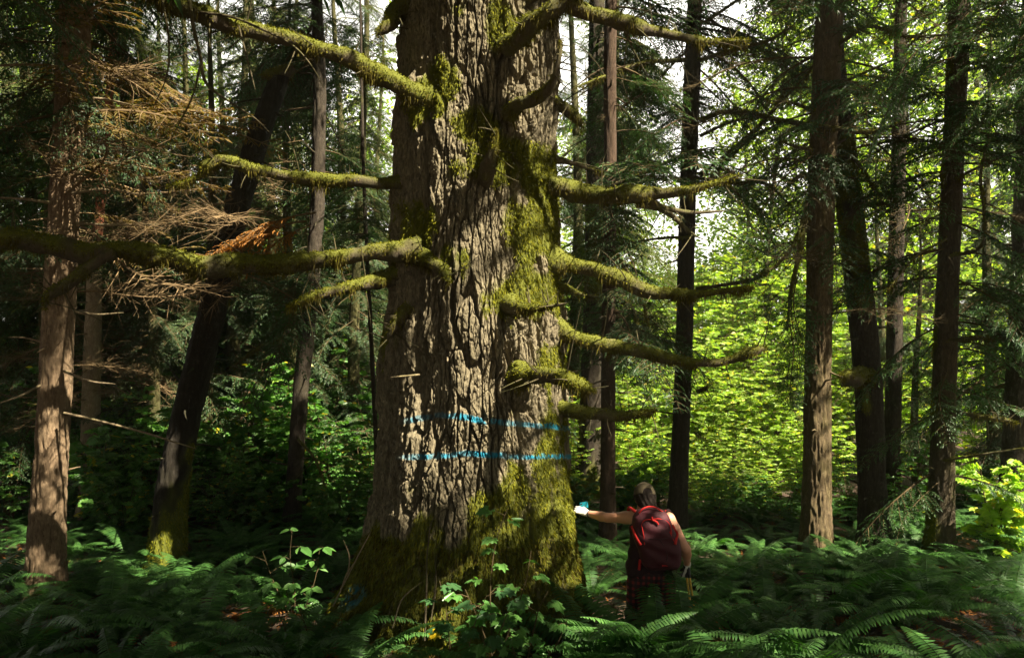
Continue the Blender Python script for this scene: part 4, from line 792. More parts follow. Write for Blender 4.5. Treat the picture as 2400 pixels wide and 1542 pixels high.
def shrub_proto(seed, H, Rr, nst, mat, lf, lobed, nm="shrub"):
    rng = np.random.default_rng(seed); e = empty(nm, (0, 0, 0), "x", "shrub"); st, fo = MB(), MB(); P, D, S = [], [], []
    for k in range(nst):
        a = rng.uniform(0, 6.28); h = H * rng.uniform(.55, 1.05); r = Rr * rng.uniform(.25, 1)
        t = np.linspace(0, 1, 9); ax = np.stack([np.cos(a) * r * t ** 1.6 + .05 * np.sin(t * 6 + k), np.sin(a) * r * t ** 1.6 + .05 * np.cos(t * 5 + k), h * (1.15 * t - .15 * t ** 3)], -1)
        tube(st, ax, np.linspace(.012, .003, 9), 4, 0, False)
        for u in np.repeat(np.linspace(.2, 1, 9), 1 + (np.arange(9) % 2)):
            b0 = np.array([np.interp(u, t, ax[:, q]) for q in range(3)]); a2 = a + rng.normal(0, 1.3); L = rng.uniform(.2, .55) * (1.1 - .5 * u) * H / 2
            d = np.array([math.cos(a2), math.sin(a2), rng.uniform(-.1, .4)]); e2 = b0 + d * L; tube(st, np.stack([b0, b0 + d * L * .5 + [0, 0, .02], e2]), [.005, .003, .0015], 3, 0, False)
            for w_ in np.linspace(.2, 1, 7):
                for sd in (-1, 1):
                    p = b0 + d * L * w_; dd = d * .6 + sd * np.array([-d[1], d[0], 0]) + np.array([0, 0, rng.uniform(-.5, .1)])
                    P.append(p); D.append(dd); S.append(lf * rng.uniform(.6, 1.2))
    P, D, S = np.array(P), np.array(D), np.array(S)
    leaves(fo, P, D, np.array([.15, -.25, .8]) + rng.normal(0, .6, P.shape), S, lobed)
    st.build("stem", M_TWIGD, e, None, False); fo.build("foliage", mat, e, None, False); return e
def broad_proto(seed, H, Rr, zlo, mat, ncl, npl, lf):
    rng = np.random.default_rng(seed); e = empty("broadleaf_tree", (0, 0, 0), "x", "tree"); st, fo = MB(), MB()
    z = np.linspace(-.4, H * .9, 16); ax = np.stack([.25 * np.sin(z * .5 + seed), .2 * np.cos(z * .45), z], -1); tube(st, ax, np.linspace(.11, .02, 16), 9)
    for k in range(ncl):
        zc = rng.uniform(zlo, H); u = (zc - zlo) / (H - zlo); rr = Rr * math.sin(math.pi * min(1, .18 + .8 * u)) * rng.uniform(.3, 1.0) + .1; a = rng.uniform(0, 6.28)
        c = np.array([np.interp(zc, z, ax[:, 0]) + rr * math.cos(a), np.interp(zc, z, ax[:, 1]) + rr * math.sin(a), zc])
        zb = max(.3, zc - rr * .5); b0 = np.array([np.interp(zb, z, ax[:, 0]), np.interp(zb, z, ax[:, 1]), min(zb, H * .88)])
        tube(st, np.stack([b0, (b0 + c) / 2 + [0, 0, .1], c]), [.03, .018, .006], 4, 0, False)
        P = c + rng.normal(0, 1, (npl, 3)) * np.array([.5, .5, .22]) * rng.uniform(.7, 1.2); D = np.stack([*(rng.normal(0, 1, (2, npl))), rng.uniform(-.7, .1, npl)], -1)
        leaves(fo, P, D, np.array([.15, -.25, .8]) + rng.normal(0, .6, P.shape), lf * rng.uniform(.6, 1.25, npl))
    at = np.tile([.2, 0, 0, 1], (st.n, 1)); st.build("trunk", M_DARKB, e, None, True, at); fo.build("crown", mat, e, None, False); return e
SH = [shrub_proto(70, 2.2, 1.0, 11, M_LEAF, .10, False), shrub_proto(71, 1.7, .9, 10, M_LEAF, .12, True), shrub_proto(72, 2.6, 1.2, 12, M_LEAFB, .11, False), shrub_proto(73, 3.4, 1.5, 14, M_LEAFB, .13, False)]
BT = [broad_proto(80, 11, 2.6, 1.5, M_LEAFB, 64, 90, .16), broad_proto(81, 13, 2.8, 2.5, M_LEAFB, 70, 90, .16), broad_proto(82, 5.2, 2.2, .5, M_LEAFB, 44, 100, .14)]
def scatter(protos, usedset, lst, lab, gname):
    for (px, d, k, s) in lst:
        o = protos[k] if k not in usedset else copy_tree(protos[k]); usedset.add(k)
        x = (px - 1200) / F * d; o.location = (x, d, float(ground_z(x, d)) - .03); o.rotation_euler = (0, 0, rng.uniform(0, 6.28)); s *= rng.uniform(.9, 1.1); o.scale = (s, s, s * rng.uniform(.92, 1.05))
        o["label"] = lab; o["group"] = gname
us, ub = set(), set()
scatter(SH, us, [(20, 11, 0, .9), (90, 12.5, 1, 1.1), (180, 11.5, 0, .8), (250, 11, 1, 1), (300, 12.5, 0, 1), (350, 11, 0, .8), (440, 12, 1, 1.1), (470, 13.5, 0, 1), (560, 11.6, 0, .95), (610, 12.6, 1, 1.2), (650, 11.4, 1, .9), (720, 12.8, 0, 1.05), (770, 11.6, 0, .85), (830, 12.2, 1, 1.1), (870, 11, 0, .75), (860, 14, 0, 1.1), (760, 14.5, 1, 1.3), (540, 15, 0, 1.2), (400, 14.5, 1, 1.2), (210, 14.5, 0, 1.2), (640, 15.5, 0, 1.2), (905, 10.4, 1, .6), (800, 10.3, 1, .6), (600, 10.4, 1, .6), (500, 10.5, 0, .6), (300, 10.2, 1, .6)],
        "shaded green shrub in the undergrowth between the left trunks", "shrubs left of the giant")
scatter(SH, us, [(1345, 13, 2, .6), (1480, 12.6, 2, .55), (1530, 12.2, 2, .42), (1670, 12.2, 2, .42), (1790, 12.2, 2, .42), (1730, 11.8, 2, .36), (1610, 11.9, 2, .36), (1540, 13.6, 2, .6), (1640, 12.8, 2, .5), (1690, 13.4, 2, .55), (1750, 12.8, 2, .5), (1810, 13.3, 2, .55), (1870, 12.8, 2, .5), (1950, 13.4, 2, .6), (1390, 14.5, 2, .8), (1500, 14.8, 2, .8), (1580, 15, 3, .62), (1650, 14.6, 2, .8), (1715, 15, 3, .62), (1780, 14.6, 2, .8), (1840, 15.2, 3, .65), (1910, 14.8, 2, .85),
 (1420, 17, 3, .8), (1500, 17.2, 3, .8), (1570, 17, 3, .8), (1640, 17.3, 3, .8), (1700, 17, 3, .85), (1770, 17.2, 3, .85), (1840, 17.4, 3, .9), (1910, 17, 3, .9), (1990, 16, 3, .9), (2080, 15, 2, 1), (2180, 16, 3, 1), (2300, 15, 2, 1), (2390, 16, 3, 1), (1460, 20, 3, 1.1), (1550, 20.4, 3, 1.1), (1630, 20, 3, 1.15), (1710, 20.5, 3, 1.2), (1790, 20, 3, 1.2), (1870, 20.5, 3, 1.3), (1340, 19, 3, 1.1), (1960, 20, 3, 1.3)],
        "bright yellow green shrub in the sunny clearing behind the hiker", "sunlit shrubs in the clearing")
scatter(SH, us, [(1680, 11.2, 0, .4), (1760, 11.5, 1, .45), (1840, 11, 0, .4), (1480, 11.2, 1, .5), (1540, 11.8, 0, .5), (2140, 11, 0, .6), (2260, 11.5, 1, .6), (1990, 11.4, 0, .5), (1340, 10.8, 1, .5)],
        "low green shrub in shade at the edge of the clearing", "shaded shrubs at the edge of the clearing")
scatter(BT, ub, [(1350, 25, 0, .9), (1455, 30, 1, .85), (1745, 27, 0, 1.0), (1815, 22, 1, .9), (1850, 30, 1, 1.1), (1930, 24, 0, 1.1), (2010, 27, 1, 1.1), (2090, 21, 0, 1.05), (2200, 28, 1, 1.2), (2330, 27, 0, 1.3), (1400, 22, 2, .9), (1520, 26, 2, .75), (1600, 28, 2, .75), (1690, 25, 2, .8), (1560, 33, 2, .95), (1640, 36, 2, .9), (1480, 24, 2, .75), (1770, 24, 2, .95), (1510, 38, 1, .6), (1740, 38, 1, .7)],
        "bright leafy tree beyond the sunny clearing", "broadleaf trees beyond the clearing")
scatter(BT, ub, [(80, 28, 0, 1.2), (280, 27, 1, 1), (470, 28, 0, 1.0), (620, 30, 2, 1.3), (700, 29, 1, 1.0), (860, 27, 0, .9), (560, 25, 2, 1.1), (820, 22, 2, 1), (740, 19, 2, .9), (420, 20, 2, .9), (930, 24, 2, 1), (-120, 24, 0, 1.2), (200, 33, 1, 1.3), (1000, 30, 1, 1.1), (1180, 32, 1, 1.1)],
        "leafy tree glimpsed far behind the left trunks", "broadleaf trees far behind the left trunks")
mb = None
s1 = shrub_proto(75, 1.5, .55, 7, M_LEAFB, .10, True, "maple_sapling"); x = (2335 - 1200) / F * 9.4; s1.location = (x, 9.4, float(ground_z(x, 9.4)) - .05)
tag(s1, "small sunlit yellow green sapling by the right edge of the picture", "sapling")

# ------------------------------------------------------------------ ferns
def frond_mesh(seed, L, mat, name="frond"):
    rng = np.random.default_rng(seed); m_ = MB(); n = 46
    th0, th1 = math.radians(rng.uniform(62, 74)), math.radians(rng.uniform(-28, -5)); t = np.linspace(0, 1, n)
    th = th0 + (th1 - th0) * t ** .9; ds = L / (n - 1); x = np.concatenate([[0], np.cumsum(np.cos(th[:-1]) * ds)]); z = np.concatenate([[0], np.cumsum(np.sin(th[:-1]) * ds)])
    y = .05 * L * np.sin(t * 2.5 + seed) * t
    ax = np.stack([x, y, z], -1); tube(m_, ax, np.linspace(.0045, .0012, n), 4, 0, False)
    T = unit(np.gradient(ax, axis=0)); up = unit(np.cross(T, np.array([0, 1.0, 0]))) * -1; up = np.where(up[:, 2:] < 0, -up, up)
    V, Fc = [], []; k = 0
    for i in range(4, n):
        u = i / (n - 1); l = L * .125 * min(1, (u - .03) * 7) * (1 - u ** 2.2) ** .75 * rng.uniform(.88, 1.08) + .006
        for sd in (-1, 1):
            d = unit(np.array([0, sd, 0]) + T[i] * rng.uniform(.12, .32) - up[i] * rng.uniform(.0, .3)); wv = T[i] * ds * .46
            b = ax[i]; dr = np.array([0, 0, -.22 * l])
            V += [b - wv * .55, b + wv * .6, b + d * l * .5 - wv + dr * .25, b + d * l * .5 + wv + dr * .25, b + d * l + dr]
            Fc += [[k, k + 1, k + 3, k + 2]]; k += 5
    m_.add(np.array(V), np.array(Fc)); 
    tri = np.array([[f[3], f[2], f[2] + 1] for f in Fc]) + (m_.n - len(V)); m_.f.append((np.array([[a, c, b] for a, b, c in tri - 0]), 0))
    o = m_.build(name, mat, None, None, False); me = o.data; bpy.data.objects.remove(o); return me
FR = [frond_mesh(90 + k, 1.0, M_FERN) for k in range(6)]; FRB = [frond_mesh(97 + k, .9, M_FERNB) for k in range(2)]
def fern(x, y, s, lab, gname, nf, seed, tilt=0.0):
    rng = np.random.default_rng(seed); z = float(ground_z(x, y)); e = empty("sword_fern", (x, y, z - .02), lab, "fern", gname)
    for k in range(nf):
        dead = rng.random() < .13
        me = FRB[rng.integers(2)] if dead else FR[rng.integers(6)]
        o = bpy.data.objects.new("frond", me); COL.objects.link(o); o.parent = e
        if dead: o["label"] = "dead brown frond"
        q = s * rng.uniform(.7, 1.1); o.scale = (q, q, q * rng.uniform(.75, 1.1)); o.rotation_euler = (rng.normal(0, .12), rng.uniform(-.15, .35) + (.5 if dead else 0) + tilt, k / nf * 6.283 + rng.uniform(-.3, .3))
    return e
def single_fern_mesh(seed):
    rng = np.random.default_rng(seed); m_ = MB()
    for k in range(11):
        me = FR[rng.integers(6)]; v = np.empty(len(me.vertices) * 3, np.float32); me.vertices.foreach_get("co", v); v = v.reshape(-1, 3) * rng.uniform(.7, 1.05)
        a = k / 11 * 6.283 + rng.uniform(-.3, .3); c, s = math.cos(a), math.sin(a); v = np.stack([v[:, 0] * c - v[:, 1] * s, v[:, 0] * s + v[:, 1] * c, v[:, 2] * rng.uniform(.7, 1.1)], -1)
        for p in (4, 3):
            fs = np.array([list(pp.vertices) for pp in me.polygons if len(pp.vertices) == p])
            if p == 4: m_.add(v, fs)
            else: m_.f.append((fs + m_.n - len(v), 0))
    o = m_.build("sword_fern", M_FERN, None, None, False); me = o.data; bpy.data.objects.remove(o); return me
SF = [single_fern_mesh(110 + k) for k in range(3)]
rng = np.random.default_rng(101); pts = []
def ok(x, y, dmin):
    if math.hypot(x + .45, (y - 7.4)) < 1.25 or math.hypot(x - 1.3, y - 7.0) < .42: return False
    return all(math.hypot(x - a, y - b) > dmin for a, b in pts)
zone = {0: ("sword fern in the shady bed left of the giant's foot", "ferns in front on the left"), 1: ("sword fern in the foreground bed right of the giant's foot", "ferns in front on the right"),
        2: ("small sword fern on the dim floor among the right hand trunks", "ferns among the right trunks"), 3: ("small sword fern on the dim floor among the left trunks", "ferns among the left trunks")}
cnt = 0
for tries in range(4000):
    y = 5.15 + 2.6 * rng.random() ** 1.3; hw = .75 * y; x = rng.uniform(-hw, hw)
    if not ok(x, y, .40) or (-.75 < x < .75 and y > 5.6) or (1.0 < x < 2.0 and 6.1 < y < 7.6): continue
    pts.append((x, y)); cnt += 1
    lab, g = zone[0 if x < -.1 else 1]; s = rng.uniform(.75, 1.2)
    fern(x, y, s, lab, g, int(rng.integers(10, 15)), 2000 + cnt)
    if cnt >= 50: break
for (x, y, s) in [(1.62, 6.0, .95), (.93, 6.25, 1.4), (1.16, 6.3, 1.5), (1.3, 6.1, 1.3), (.66, 5.95, 1.05), (2.3, 6.2, 1.25), (1.2, 6.0, 1.0), (1.45, 5.6, 1.0), (1.9, 5.6, 1.0), (2.3, 6.6, 1.1)]:
    cnt += 1; lab, g = zone[1]; fern(x, y, s, lab, g, 15, 2000 + cnt, -.22 if s > 1.3 else 0); pts.append((x, y))
k2 = 0
for tries in range(6000):
    y = 7.6 + 4.2 * rng.random(); hw = .76 * y; x = rng.uniform(-hw, hw)
    if not ok(x, y, .40) or math.hypot(x + .45, y - 7.4) < 1.4: continue
    pts.append((x, y)); k2 += 1; o = bpy.data.objects.new("sword_fern", SF[rng.integers(3)]); COL.objects.link(o); s = rng.uniform(.6, 1.0); o.location = (x, y, float(ground_z(x, y)) - .02); o.scale = (s, s, s * rng.uniform(.7, 1)); o.rotation_euler = (0, 0, rng.uniform(0, 6.28))
    lab, g = zone[2 if x > 0 else 3]; tag(o, lab, "fern", g)
    if k2 >= 168: break

# ------------------------------------------------------------------ herbs in front of the giant
def herb(label, base, stems, seed, lf=.11, mat=None, gname=None, nm="leafy_plant", lobed=True, gap=.11):
    rng = np.random.default_rng(seed); e = empty(nm, base, label, "plant", gname); st, fo = MB(), MB(); P, D, S = [], [], []
    for pl in stems:
        ax = spline(np.array([W(*q) for q in pl]), .03); tube(st, ax, np.linspace(.006, .0025, len(ax)), 5, 0, False)
        s = np.concatenate([[0], np.cumsum(np.linalg.norm(np.diff(ax, axis=0), axis=1))]); k = 0
        for u in np.arange(s[-1] * .22, s[-1] + .001, gap):
            b0 = np.array([np.interp(u, s, ax[:, q]) for q in range(3)]); a = k * 2.4 + rng.uniform(-.5, .5); k += 1
            d = np.array([math.cos(a), math.sin(a) * .8, rng.uniform(.0, .5)]); L = rng.uniform(.06, .14); e2 = b0 + d * L; tube(st, np.stack([b0, b0 + d * L * .6 + [0, 0, .01], e2]), [.0025, .002, .0015], 3, 0, False)
            for w_, sz in ((0, 1.0), (1.0, .75), (-1.0, .75)):
                dd = np.array([math.cos(a + w_ * 1.2), math.sin(a + w_ * 1.2), -.25]); P.append(e2 - d * .02 * abs(w_)); D.append(dd + rng.normal(0, .1, 3)); S.append(lf * sz * rng.uniform(.8, 1.25))
    P, D, S = np.array(P), np.array(D), np.array(S); leaves(fo, P, D, np.array([0, -.25, 1.0]) + rng.normal(0, .28, P.shape), S, lobed)
    st.build("stem", M_TWIGD, e, base, False); fo.build("foliage", mat or M_LEAFN, e, base, False); return e
gb = lambda px, d: np.array([(px - 1200) / F * d, d, float(ground_z((px - 1200) / F * d, d))])
herb("tall lobed leaf plant climbing in front of the giant's mossy foot", gb(1160, 6.15), [[(1160, 1560, 6.15), (1150, 1450, 6.12), (1152, 1340, 6.15), (1165, 1260, 6.2), (1190, 1190, 6.25)], [(1155, 1540, 6.1), (1120, 1450, 6.05), (1090, 1380, 6.0)], [(1170, 1540, 6.1), (1210, 1430, 6.0), (1235, 1350, 6.0), (1245, 1290, 6.05)]], 1, .115, gap=.10)
herb("low broad leaf plant below the tall one, with a yellow leaf", gb(1090, 5.9), [[(1060, 1580, 5.9), (1050, 1470, 5.88), (1040, 1400, 5.85), (1030, 1360, 5.85)], [(1090, 1580, 5.9), (1110, 1470, 5.85), (1140, 1395, 5.8)], [(1110, 1580, 5.9), (1180, 1460, 5.8), (1200, 1400, 5.8)]], 2, .115, leaf_mat("herb_leaf_yellowing", (.03, .085, .03), (.05, .125, .04), (1.2, 1.5, .5), .42, .4, .45, .1, (.5, .36, .01)), gap=.10)
herb("leafy plant sprawling right of the tall one at the giant's foot", gb(1250, 5.9), [[(1230, 1580, 5.9), (1250, 1480, 5.85), (1270, 1410, 5.8), (1285, 1385, 5.8)], [(1220, 1580, 5.8), (1200, 1510, 5.75), (1190, 1470, 5.7)], [(1250, 1580, 5.8), (1310, 1500, 5.75), (1330, 1450, 5.7)], [(1160, 1580, 5.7), (1140, 1520, 5.65), (1130, 1490, 5.6)]], 3, .10, gap=.09)
herb("broad leaf seedling left of the giant's foot, among ferns", gb(660, 7.3), [[(690, 1480, 7.3), (690, 1380, 7.25), (680, 1300, 7.2), (685, 1240, 7.2)], [(690, 1460, 7.3), (640, 1360, 7.25), (615, 1290, 7.2)], [(700, 1460, 7.3), (740, 1350, 7.2), (750, 1280, 7.2)], [(690, 1470, 7.2), (680, 1420, 7.1), (670, 1380, 7.1)]], 4, .14, lobed=False, gap=.12)
herb("leafy plant low in the left ferns, beside the blue paint smear", gb(720, 6.4), [[(730, 1560, 6.4), (720, 1480, 6.35), (690, 1400, 6.3)], [(700, 1560, 6.4), (670, 1480, 6.35), (650, 1430, 6.3)], [(740, 1560, 6.4), (790, 1470, 6.3), (800, 1430, 6.3)]], 5, .10, lobed=False, gap=.10)

# bare twig bush with pale sticks beside the giant's left foot
e = empty("dead_sapling", gb(790, 6.9), "pale bare sapling sticks leaning against the giant's left foot", "sapling"); bo = np.array(e.location)
for k, p in enumerate([[(780, 1420, 6.85, 5), (815, 1350, 6.85, 4), (840, 1300, 6.8, 3.5), (868, 1248, 6.8, 2)], [(815, 1345, 6.85, 5), (818, 1300, 6.8, 4), (805, 1265, 6.8, 3)], [(800, 1380, 6.85, 5), (815, 1340, 6.8, 4), (828, 1320, 6.8, 3)]]): limb("stick", e, bo, p, M_PALEB, .0, 900 + k, sides=6, step=.04)
e = empty("bare_shrub", gb(1010, 6.4), "bare dark arching stems of a leafless shrub before the giant", "shrub"); bo = np.array(e.location)
for k, p in enumerate([[(995, 1500, 6.35, 6), (1000, 1380, 6.35, 6), (1003, 1280, 6.35, 5), (1020, 1210, 6.35, 5), (1050, 1190, 6.35, 4), (1085, 1230, 6.35, 3)], [(1010, 1450, 6.35, 5), (1022, 1360, 6.35, 5), (1018, 1300, 6.4, 3)], [(920, 1470, 6.3, 5), (945, 1400, 6.3, 5), (990, 1362, 6.3, 3)], [(1060, 1225, 6.3, 3), (1120, 1205, 6.3, 3), (1180, 1185, 6.3, 2)]]): limb("stem", e, bo, p, M_BRANCH, .1, 920 + k, sides=6, step=.04)

# fallen log, old stump, snag in the clearing
e = empty("fallen_log", gb(300, 10), "mossy fallen log lying between the left tree and the snag", "log"); bo = np.array(e.location)
limb("log_body", e, bo, [(185, 1315, 9.8, 50), (240, 1303, 9.9, 48), (330, 1290, 10.1, 46), (460, 1278, 10.4, 44), (560, 1272, 10.6, 38)], M_PALEB, .6, 960, sides=20, taper_tip=False)
e, b, _c = tree("broken_stump", "reddish rotten stump standing in the shrubs right of the leaning snag", "stump", [(568, 1120, 12.5, 44), (570, 1000, 12.5, 40), (574, 940, 12.5, 30), (578, 915, 12.5, 12)], M_REDB, 47, cols=30, ztop=None, moss=.1)
e, b, _c = tree("charred_stump", "short black snag in the bright clearing shrubs", "stump", [(1766, 1215, 12.2, 30), (1764, 1170, 12.2, 26), (1762, 1130, 12.2, 20), (1760, 1105, 12.2, 8)], M_DARKB, 53, cols=24, ztop=None, moss=.2)

# thin morning haze over the whole wood
def add_haze(dens):
    m = bpy.data.materials.new("haze_air"); m.use_nodes = True; nt = m.node_tree
    for n in list(nt.nodes): nt.nodes.remove(n)
    pv = nt.nodes.new("ShaderNodeVolumePrincipled"); pv.inputs["Color"].default_value = (.95, 1.0, .86, 1); pv.inputs["Density"].default_value = dens; pv.inputs["Anisotropy"].default_value = .2
    o_ = nt.nodes.new("ShaderNodeOutputMaterial"); nt.links.new(pv.outputs[0], o_.inputs["Volume"])
    x0, x1, y0, y1, z0, z1 = -170, 170, -170, 210, -2.0, 24.0
    b = MB(); b.add(np.array([(x, y, z) for z in (z0, z1) for y in (y0, y1) for x in (x0, x1)]), np.array([[0, 2, 3, 1], [4, 5, 7, 6], [0, 1, 5, 4], [2, 6, 7, 3], [0, 4, 6, 2], [1, 3, 7, 5]]))
    o = b.build("haze", m, None, None, False); o["kind"] = "stuff"; o["label"] = "thin pale haze in the forest air"
add_haze(HAZE)

# floor litter
rng = np.random.default_rng(131); n = 16000; y = rng.uniform(4.8, 12, n); x = rng.uniform(-.7, .7, n) * y; z = ground_z(x, y) + rng.uniform(.004, .03, n)
a = rng.uniform(0, 6.28, n); L = rng.uniform(.03, .13, n); d = np.stack([np.cos(a), np.sin(a), rng.normal(0, .18, n)], -1); s = np.stack([-np.sin(a), np.cos(a), rng.normal(0, .3, n)], -1) * rng.uniform(.004, .014, n)[:, None]
p = np.stack([x, y, z], -1); V = np.stack([p - d * L[:, None] / 2, p + s, p + d * L[:, None] / 2, p - s], 1).reshape(-1, 3)
m_ = MB(); m_.add(V, np.arange(4 * n).reshape(-1, 4)); o = m_.build("leaf_litter", M_FERNB, None, None, False); o["kind"] = "stuff"; o["label"] = "scattered dead needles, twigs and brown leaves on the forest floor"

# ------------------------------------------------------------------ the hiker
def sd_cap(P, a, b, ra, rb):
    ab = b - a; h = np.clip(((P - a) @ ab) / max(ab @ ab, 1e-9), 0, 1); return np.linalg.norm(P - a - h[..., None] * ab, axis=-1) - (ra + (rb - ra) * h)
def sd_ell(P, c, r, Rm=None):
    q = P - c
    if Rm is not None: q = q @ Rm.T
    k0 = np.linalg.norm(q / r, axis=-1); k1 = np.linalg.norm(q / (r * r), axis=-1); return k0 * (k0 - 1) / np.maximum(k1, 1e-6)
def smin(a, b, k):
    h = np.clip(.5 + .5 * (b - a) / k, 0, 1); return b * (1 - h) + a * h - k * h * (1 - h)
def surface_net(fn, lo, hi, vs):
    lo = np.asarray(lo, float); n = np.ceil((np.asarray(hi) - lo) / vs).astype(int) + 1
    gx = [lo[k] + np.arange(n[k]) * vs for k in range(3)]; P = np.stack(np.meshgrid(*gx, indexing='ij'), -1); Dv = fn(P); ins = Dv < 0
    c = np.zeros(n - 1, int); acc = np.zeros((*(n - 1), 3)); cntv = np.zeros(n - 1)
    sl = lambda o, ax: slice(o, n[ax] - 1 + o)
    cor = [(i, j, k) for i in (0, 1) for j in (0, 1) for k in (0, 1)]
    for A in cor:
        for Bq in cor:
            if sum(Bq) - sum(A) != 1 or any(q < p for p, q in zip(A, Bq)): continue
            da = Dv[sl(A[0], 0), sl(A[1], 1), sl(A[2], 2)]; db = Dv[sl(Bq[0], 0), sl(Bq[1], 1), sl(Bq[2], 2)]; cr = (da < 0) != (db < 0)
            t = np.where(cr, da / np.where(np.abs(da - db) < 1e-12, 1, da - db), 0)
            pos = np.array(A) + t[..., None] * (np.array(Bq) - np.array(A)); acc += pos * cr[..., None]; cntv += cr
    act = cntv > 0; idx = -np.ones(n - 1, int); idx[act] = np.arange(act.sum())
    base = np.stack(np.nonzero(act), -1); Vt = lo + (base + acc[act] / cntv[act][:, None]) * vs; Q = []
    for ax in range(3):
        o1, o2 = [(1, 2), (2, 0), (0, 1)][ax]
        s0 = [slice(1, n[k] - 1) for k in range(3)]; s0[ax] = slice(0, n[ax] - 1); s1_ = list(s0); s1_[ax] = slice(1, n[ax])
        a_, b_ = ins[tuple(s0)], ins[tuple(s1_)]; cr = np.stack(np.nonzero(a_ != b_), -1)
        if not len(cr): continue
        fl = a_[tuple(cr.T)]; g = cr + np.array([0 if k == ax else 1 for k in range(3)])
        def cell(u, v): h = g.copy(); h[:, o1] -= u; h[:, o2] -= v; return idx[tuple(h.T)]
        q = np.stack([cell(1, 1), cell(0, 1), cell(0, 0), cell(1, 0)], -1); q[~fl] = q[~fl][:, ::-1]; Q.append(q)
    Q = np.concatenate(Q); return Vt, Q[(Q >= 0).all(1)]
def sdf_obj(name, fn, lo, hi, vs, mats, parent, org, split=None):
    V, Q = surface_net(fn, lo, hi, vs); m_ = MB()
    if split is None: m_.add(V, Q)
    else:
        cc = V[Q].mean(1); nn = np.cross(V[Q][:, 1] - V[Q][:, 0], V[Q][:, 2] - V[Q][:, 0]); s = split(cc, unit(nn)); m_.add(V, Q[~s]); m_.f.append((Q[s], 1))
    return m_.build(name, mats, parent, org, True)

HD = 7.0
pr_base = np.array([(1525 - 1200) / F * HD, HD + .05, float(ground_z((1525 - 1200) / F * HD, HD + .05))])
person = empty("person", pr_base, "hiker seen from behind in dark tank top and cap, gloved hand on the giant", "person")
HO = pr_base
J = dict(head=W(1511, 1167, 7.03), neck=W(1520, 1192, 7.0), nb=W(1524, 1206, 6.98), shL=W(1487, 1212, 7.02), shR=W(1566, 1216, 6.95), elL=W(1424, 1213, 7.18), wrL=W(1378, 1203, 7.34),
         elR=W(1608, 1288, 6.88), wrR=W(1610, 1322, 7.04), chest=W(1525, 1245, 6.98), waist=W(1527, 1295, 7.0), hip=W(1527, 1335, 7.03), hL=W(1500, 1345, 7.03), hR=W(1554, 1345, 7.03),
         knL=W(1488, 1440, 6.98), knR=W(1560, 1442, 7.1), anL=W(1486, 1528, 7.1), anR=W(1562, 1520, 7.2))
gzf = lambda p: float(ground_z(p[0], p[1]))
J['anL'][2] = gzf(J['anL']) + .09; J['anR'][2] = gzf(J['anR']) + .09
tilt = math.radians(-24); Rh = np.array([[1, 0, 0], [0, math.cos(tilt), math.sin(tilt)], [0, -math.sin(tilt), math.cos(tilt)]])     # head bowed forward (+y is ahead)
hx = lambda x, y, z: J['head'] + np.array([x, y, z]) @ Rh                              # head-local to world
def f_body(P):
    d = sd_ell(P, J['head'], np.array([.074, .093, .112]), Rh)
    d = smin(d, sd_ell(P, hx(0, .03, -.065), np.array([.052, .062, .05]), Rh), .03)
    d = smin(d, sd_cap(P, hx(0, .092, -.02), hx(0, .112, -.045), .010, .015), .015)      # nose
    d = smin(d, sd_cap(P, hx(-.02, .088, -.075), hx(.02, .088, -.075), .008, .008), .008)  # lips
    for s in (-1, 1): d = smin(d, sd_ell(P, hx(.076 * s, -.005, -.015), np.array([.012, .022, .032]), Rh), .006)
    d = smin(d, sd_cap(P, J['head'] + np.array([0, -.02, -.05]), J['nb'], .05, .06), .03)
    d = smin(d, sd_cap(P, J['nb'] + np.array([0, .02, -.01]), J['shL'], .06, .052), .05); d = smin(d, sd_cap(P, J['nb'] + np.array([0, .02, -.01]), J['shR'], .06, .052), .05)
    d = smin(d, sd_ell(P, J['chest'] + np.array([0, .02, 0]), np.array([.165, .10, .19])), .05); d = smin(d, sd_ell(P, J['waist'], np.array([.15, .10, .16])), .06); d = smin(d, sd_ell(P, J['hip'], np.array([.175, .12, .13])), .06)
    for k, el, wr in (('shL', 'elL', 'wrL'), ('shR', 'elR', 'wrR')):
        a, b_, c_ = J[k], J[el], J[wr]
        d = smin(d, sd_cap(P, a, a + (b_ - a) * .35, .056, .054), .03); d = smin(d, sd_cap(P, a + (b_ - a) * .3, b_, .053, .041), .02)
        m1 = b_ + (c_ - b_) * .3; d = smin(d, sd_cap(P, b_, m1, .041, .043), .015); d = smin(d, sd_cap(P, m1, c_, .043, .027), .015)
    for k, kn, an in (('hL', 'knL', 'anL'), ('hR', 'knR', 'anR')):
        a, b_, c_ = J[k], J[kn], J[an]; d = smin(d, sd_cap(P, a, b_, .088, .056), .03); m1 = b_ + (c_ - b_) * .3; d = smin(d, sd_cap(P, b_, m1, .055, .056), .02); d = smin(d, sd_cap(P, m1, c_, .056, .036), .02)
        d = smin(d, sd_cap(P, c_ + np.array([0, -.03, -.03]), c_ + np.array([0, .15, -.055]), .04, .03), .02)
    return d
lo, hi = np.array([.5, 6.6, -.4]), np.array([1.75, 7.6, 1.5])
sdf_obj("body", f_body, lo, hi, .009, M_SKIN, person, HO)
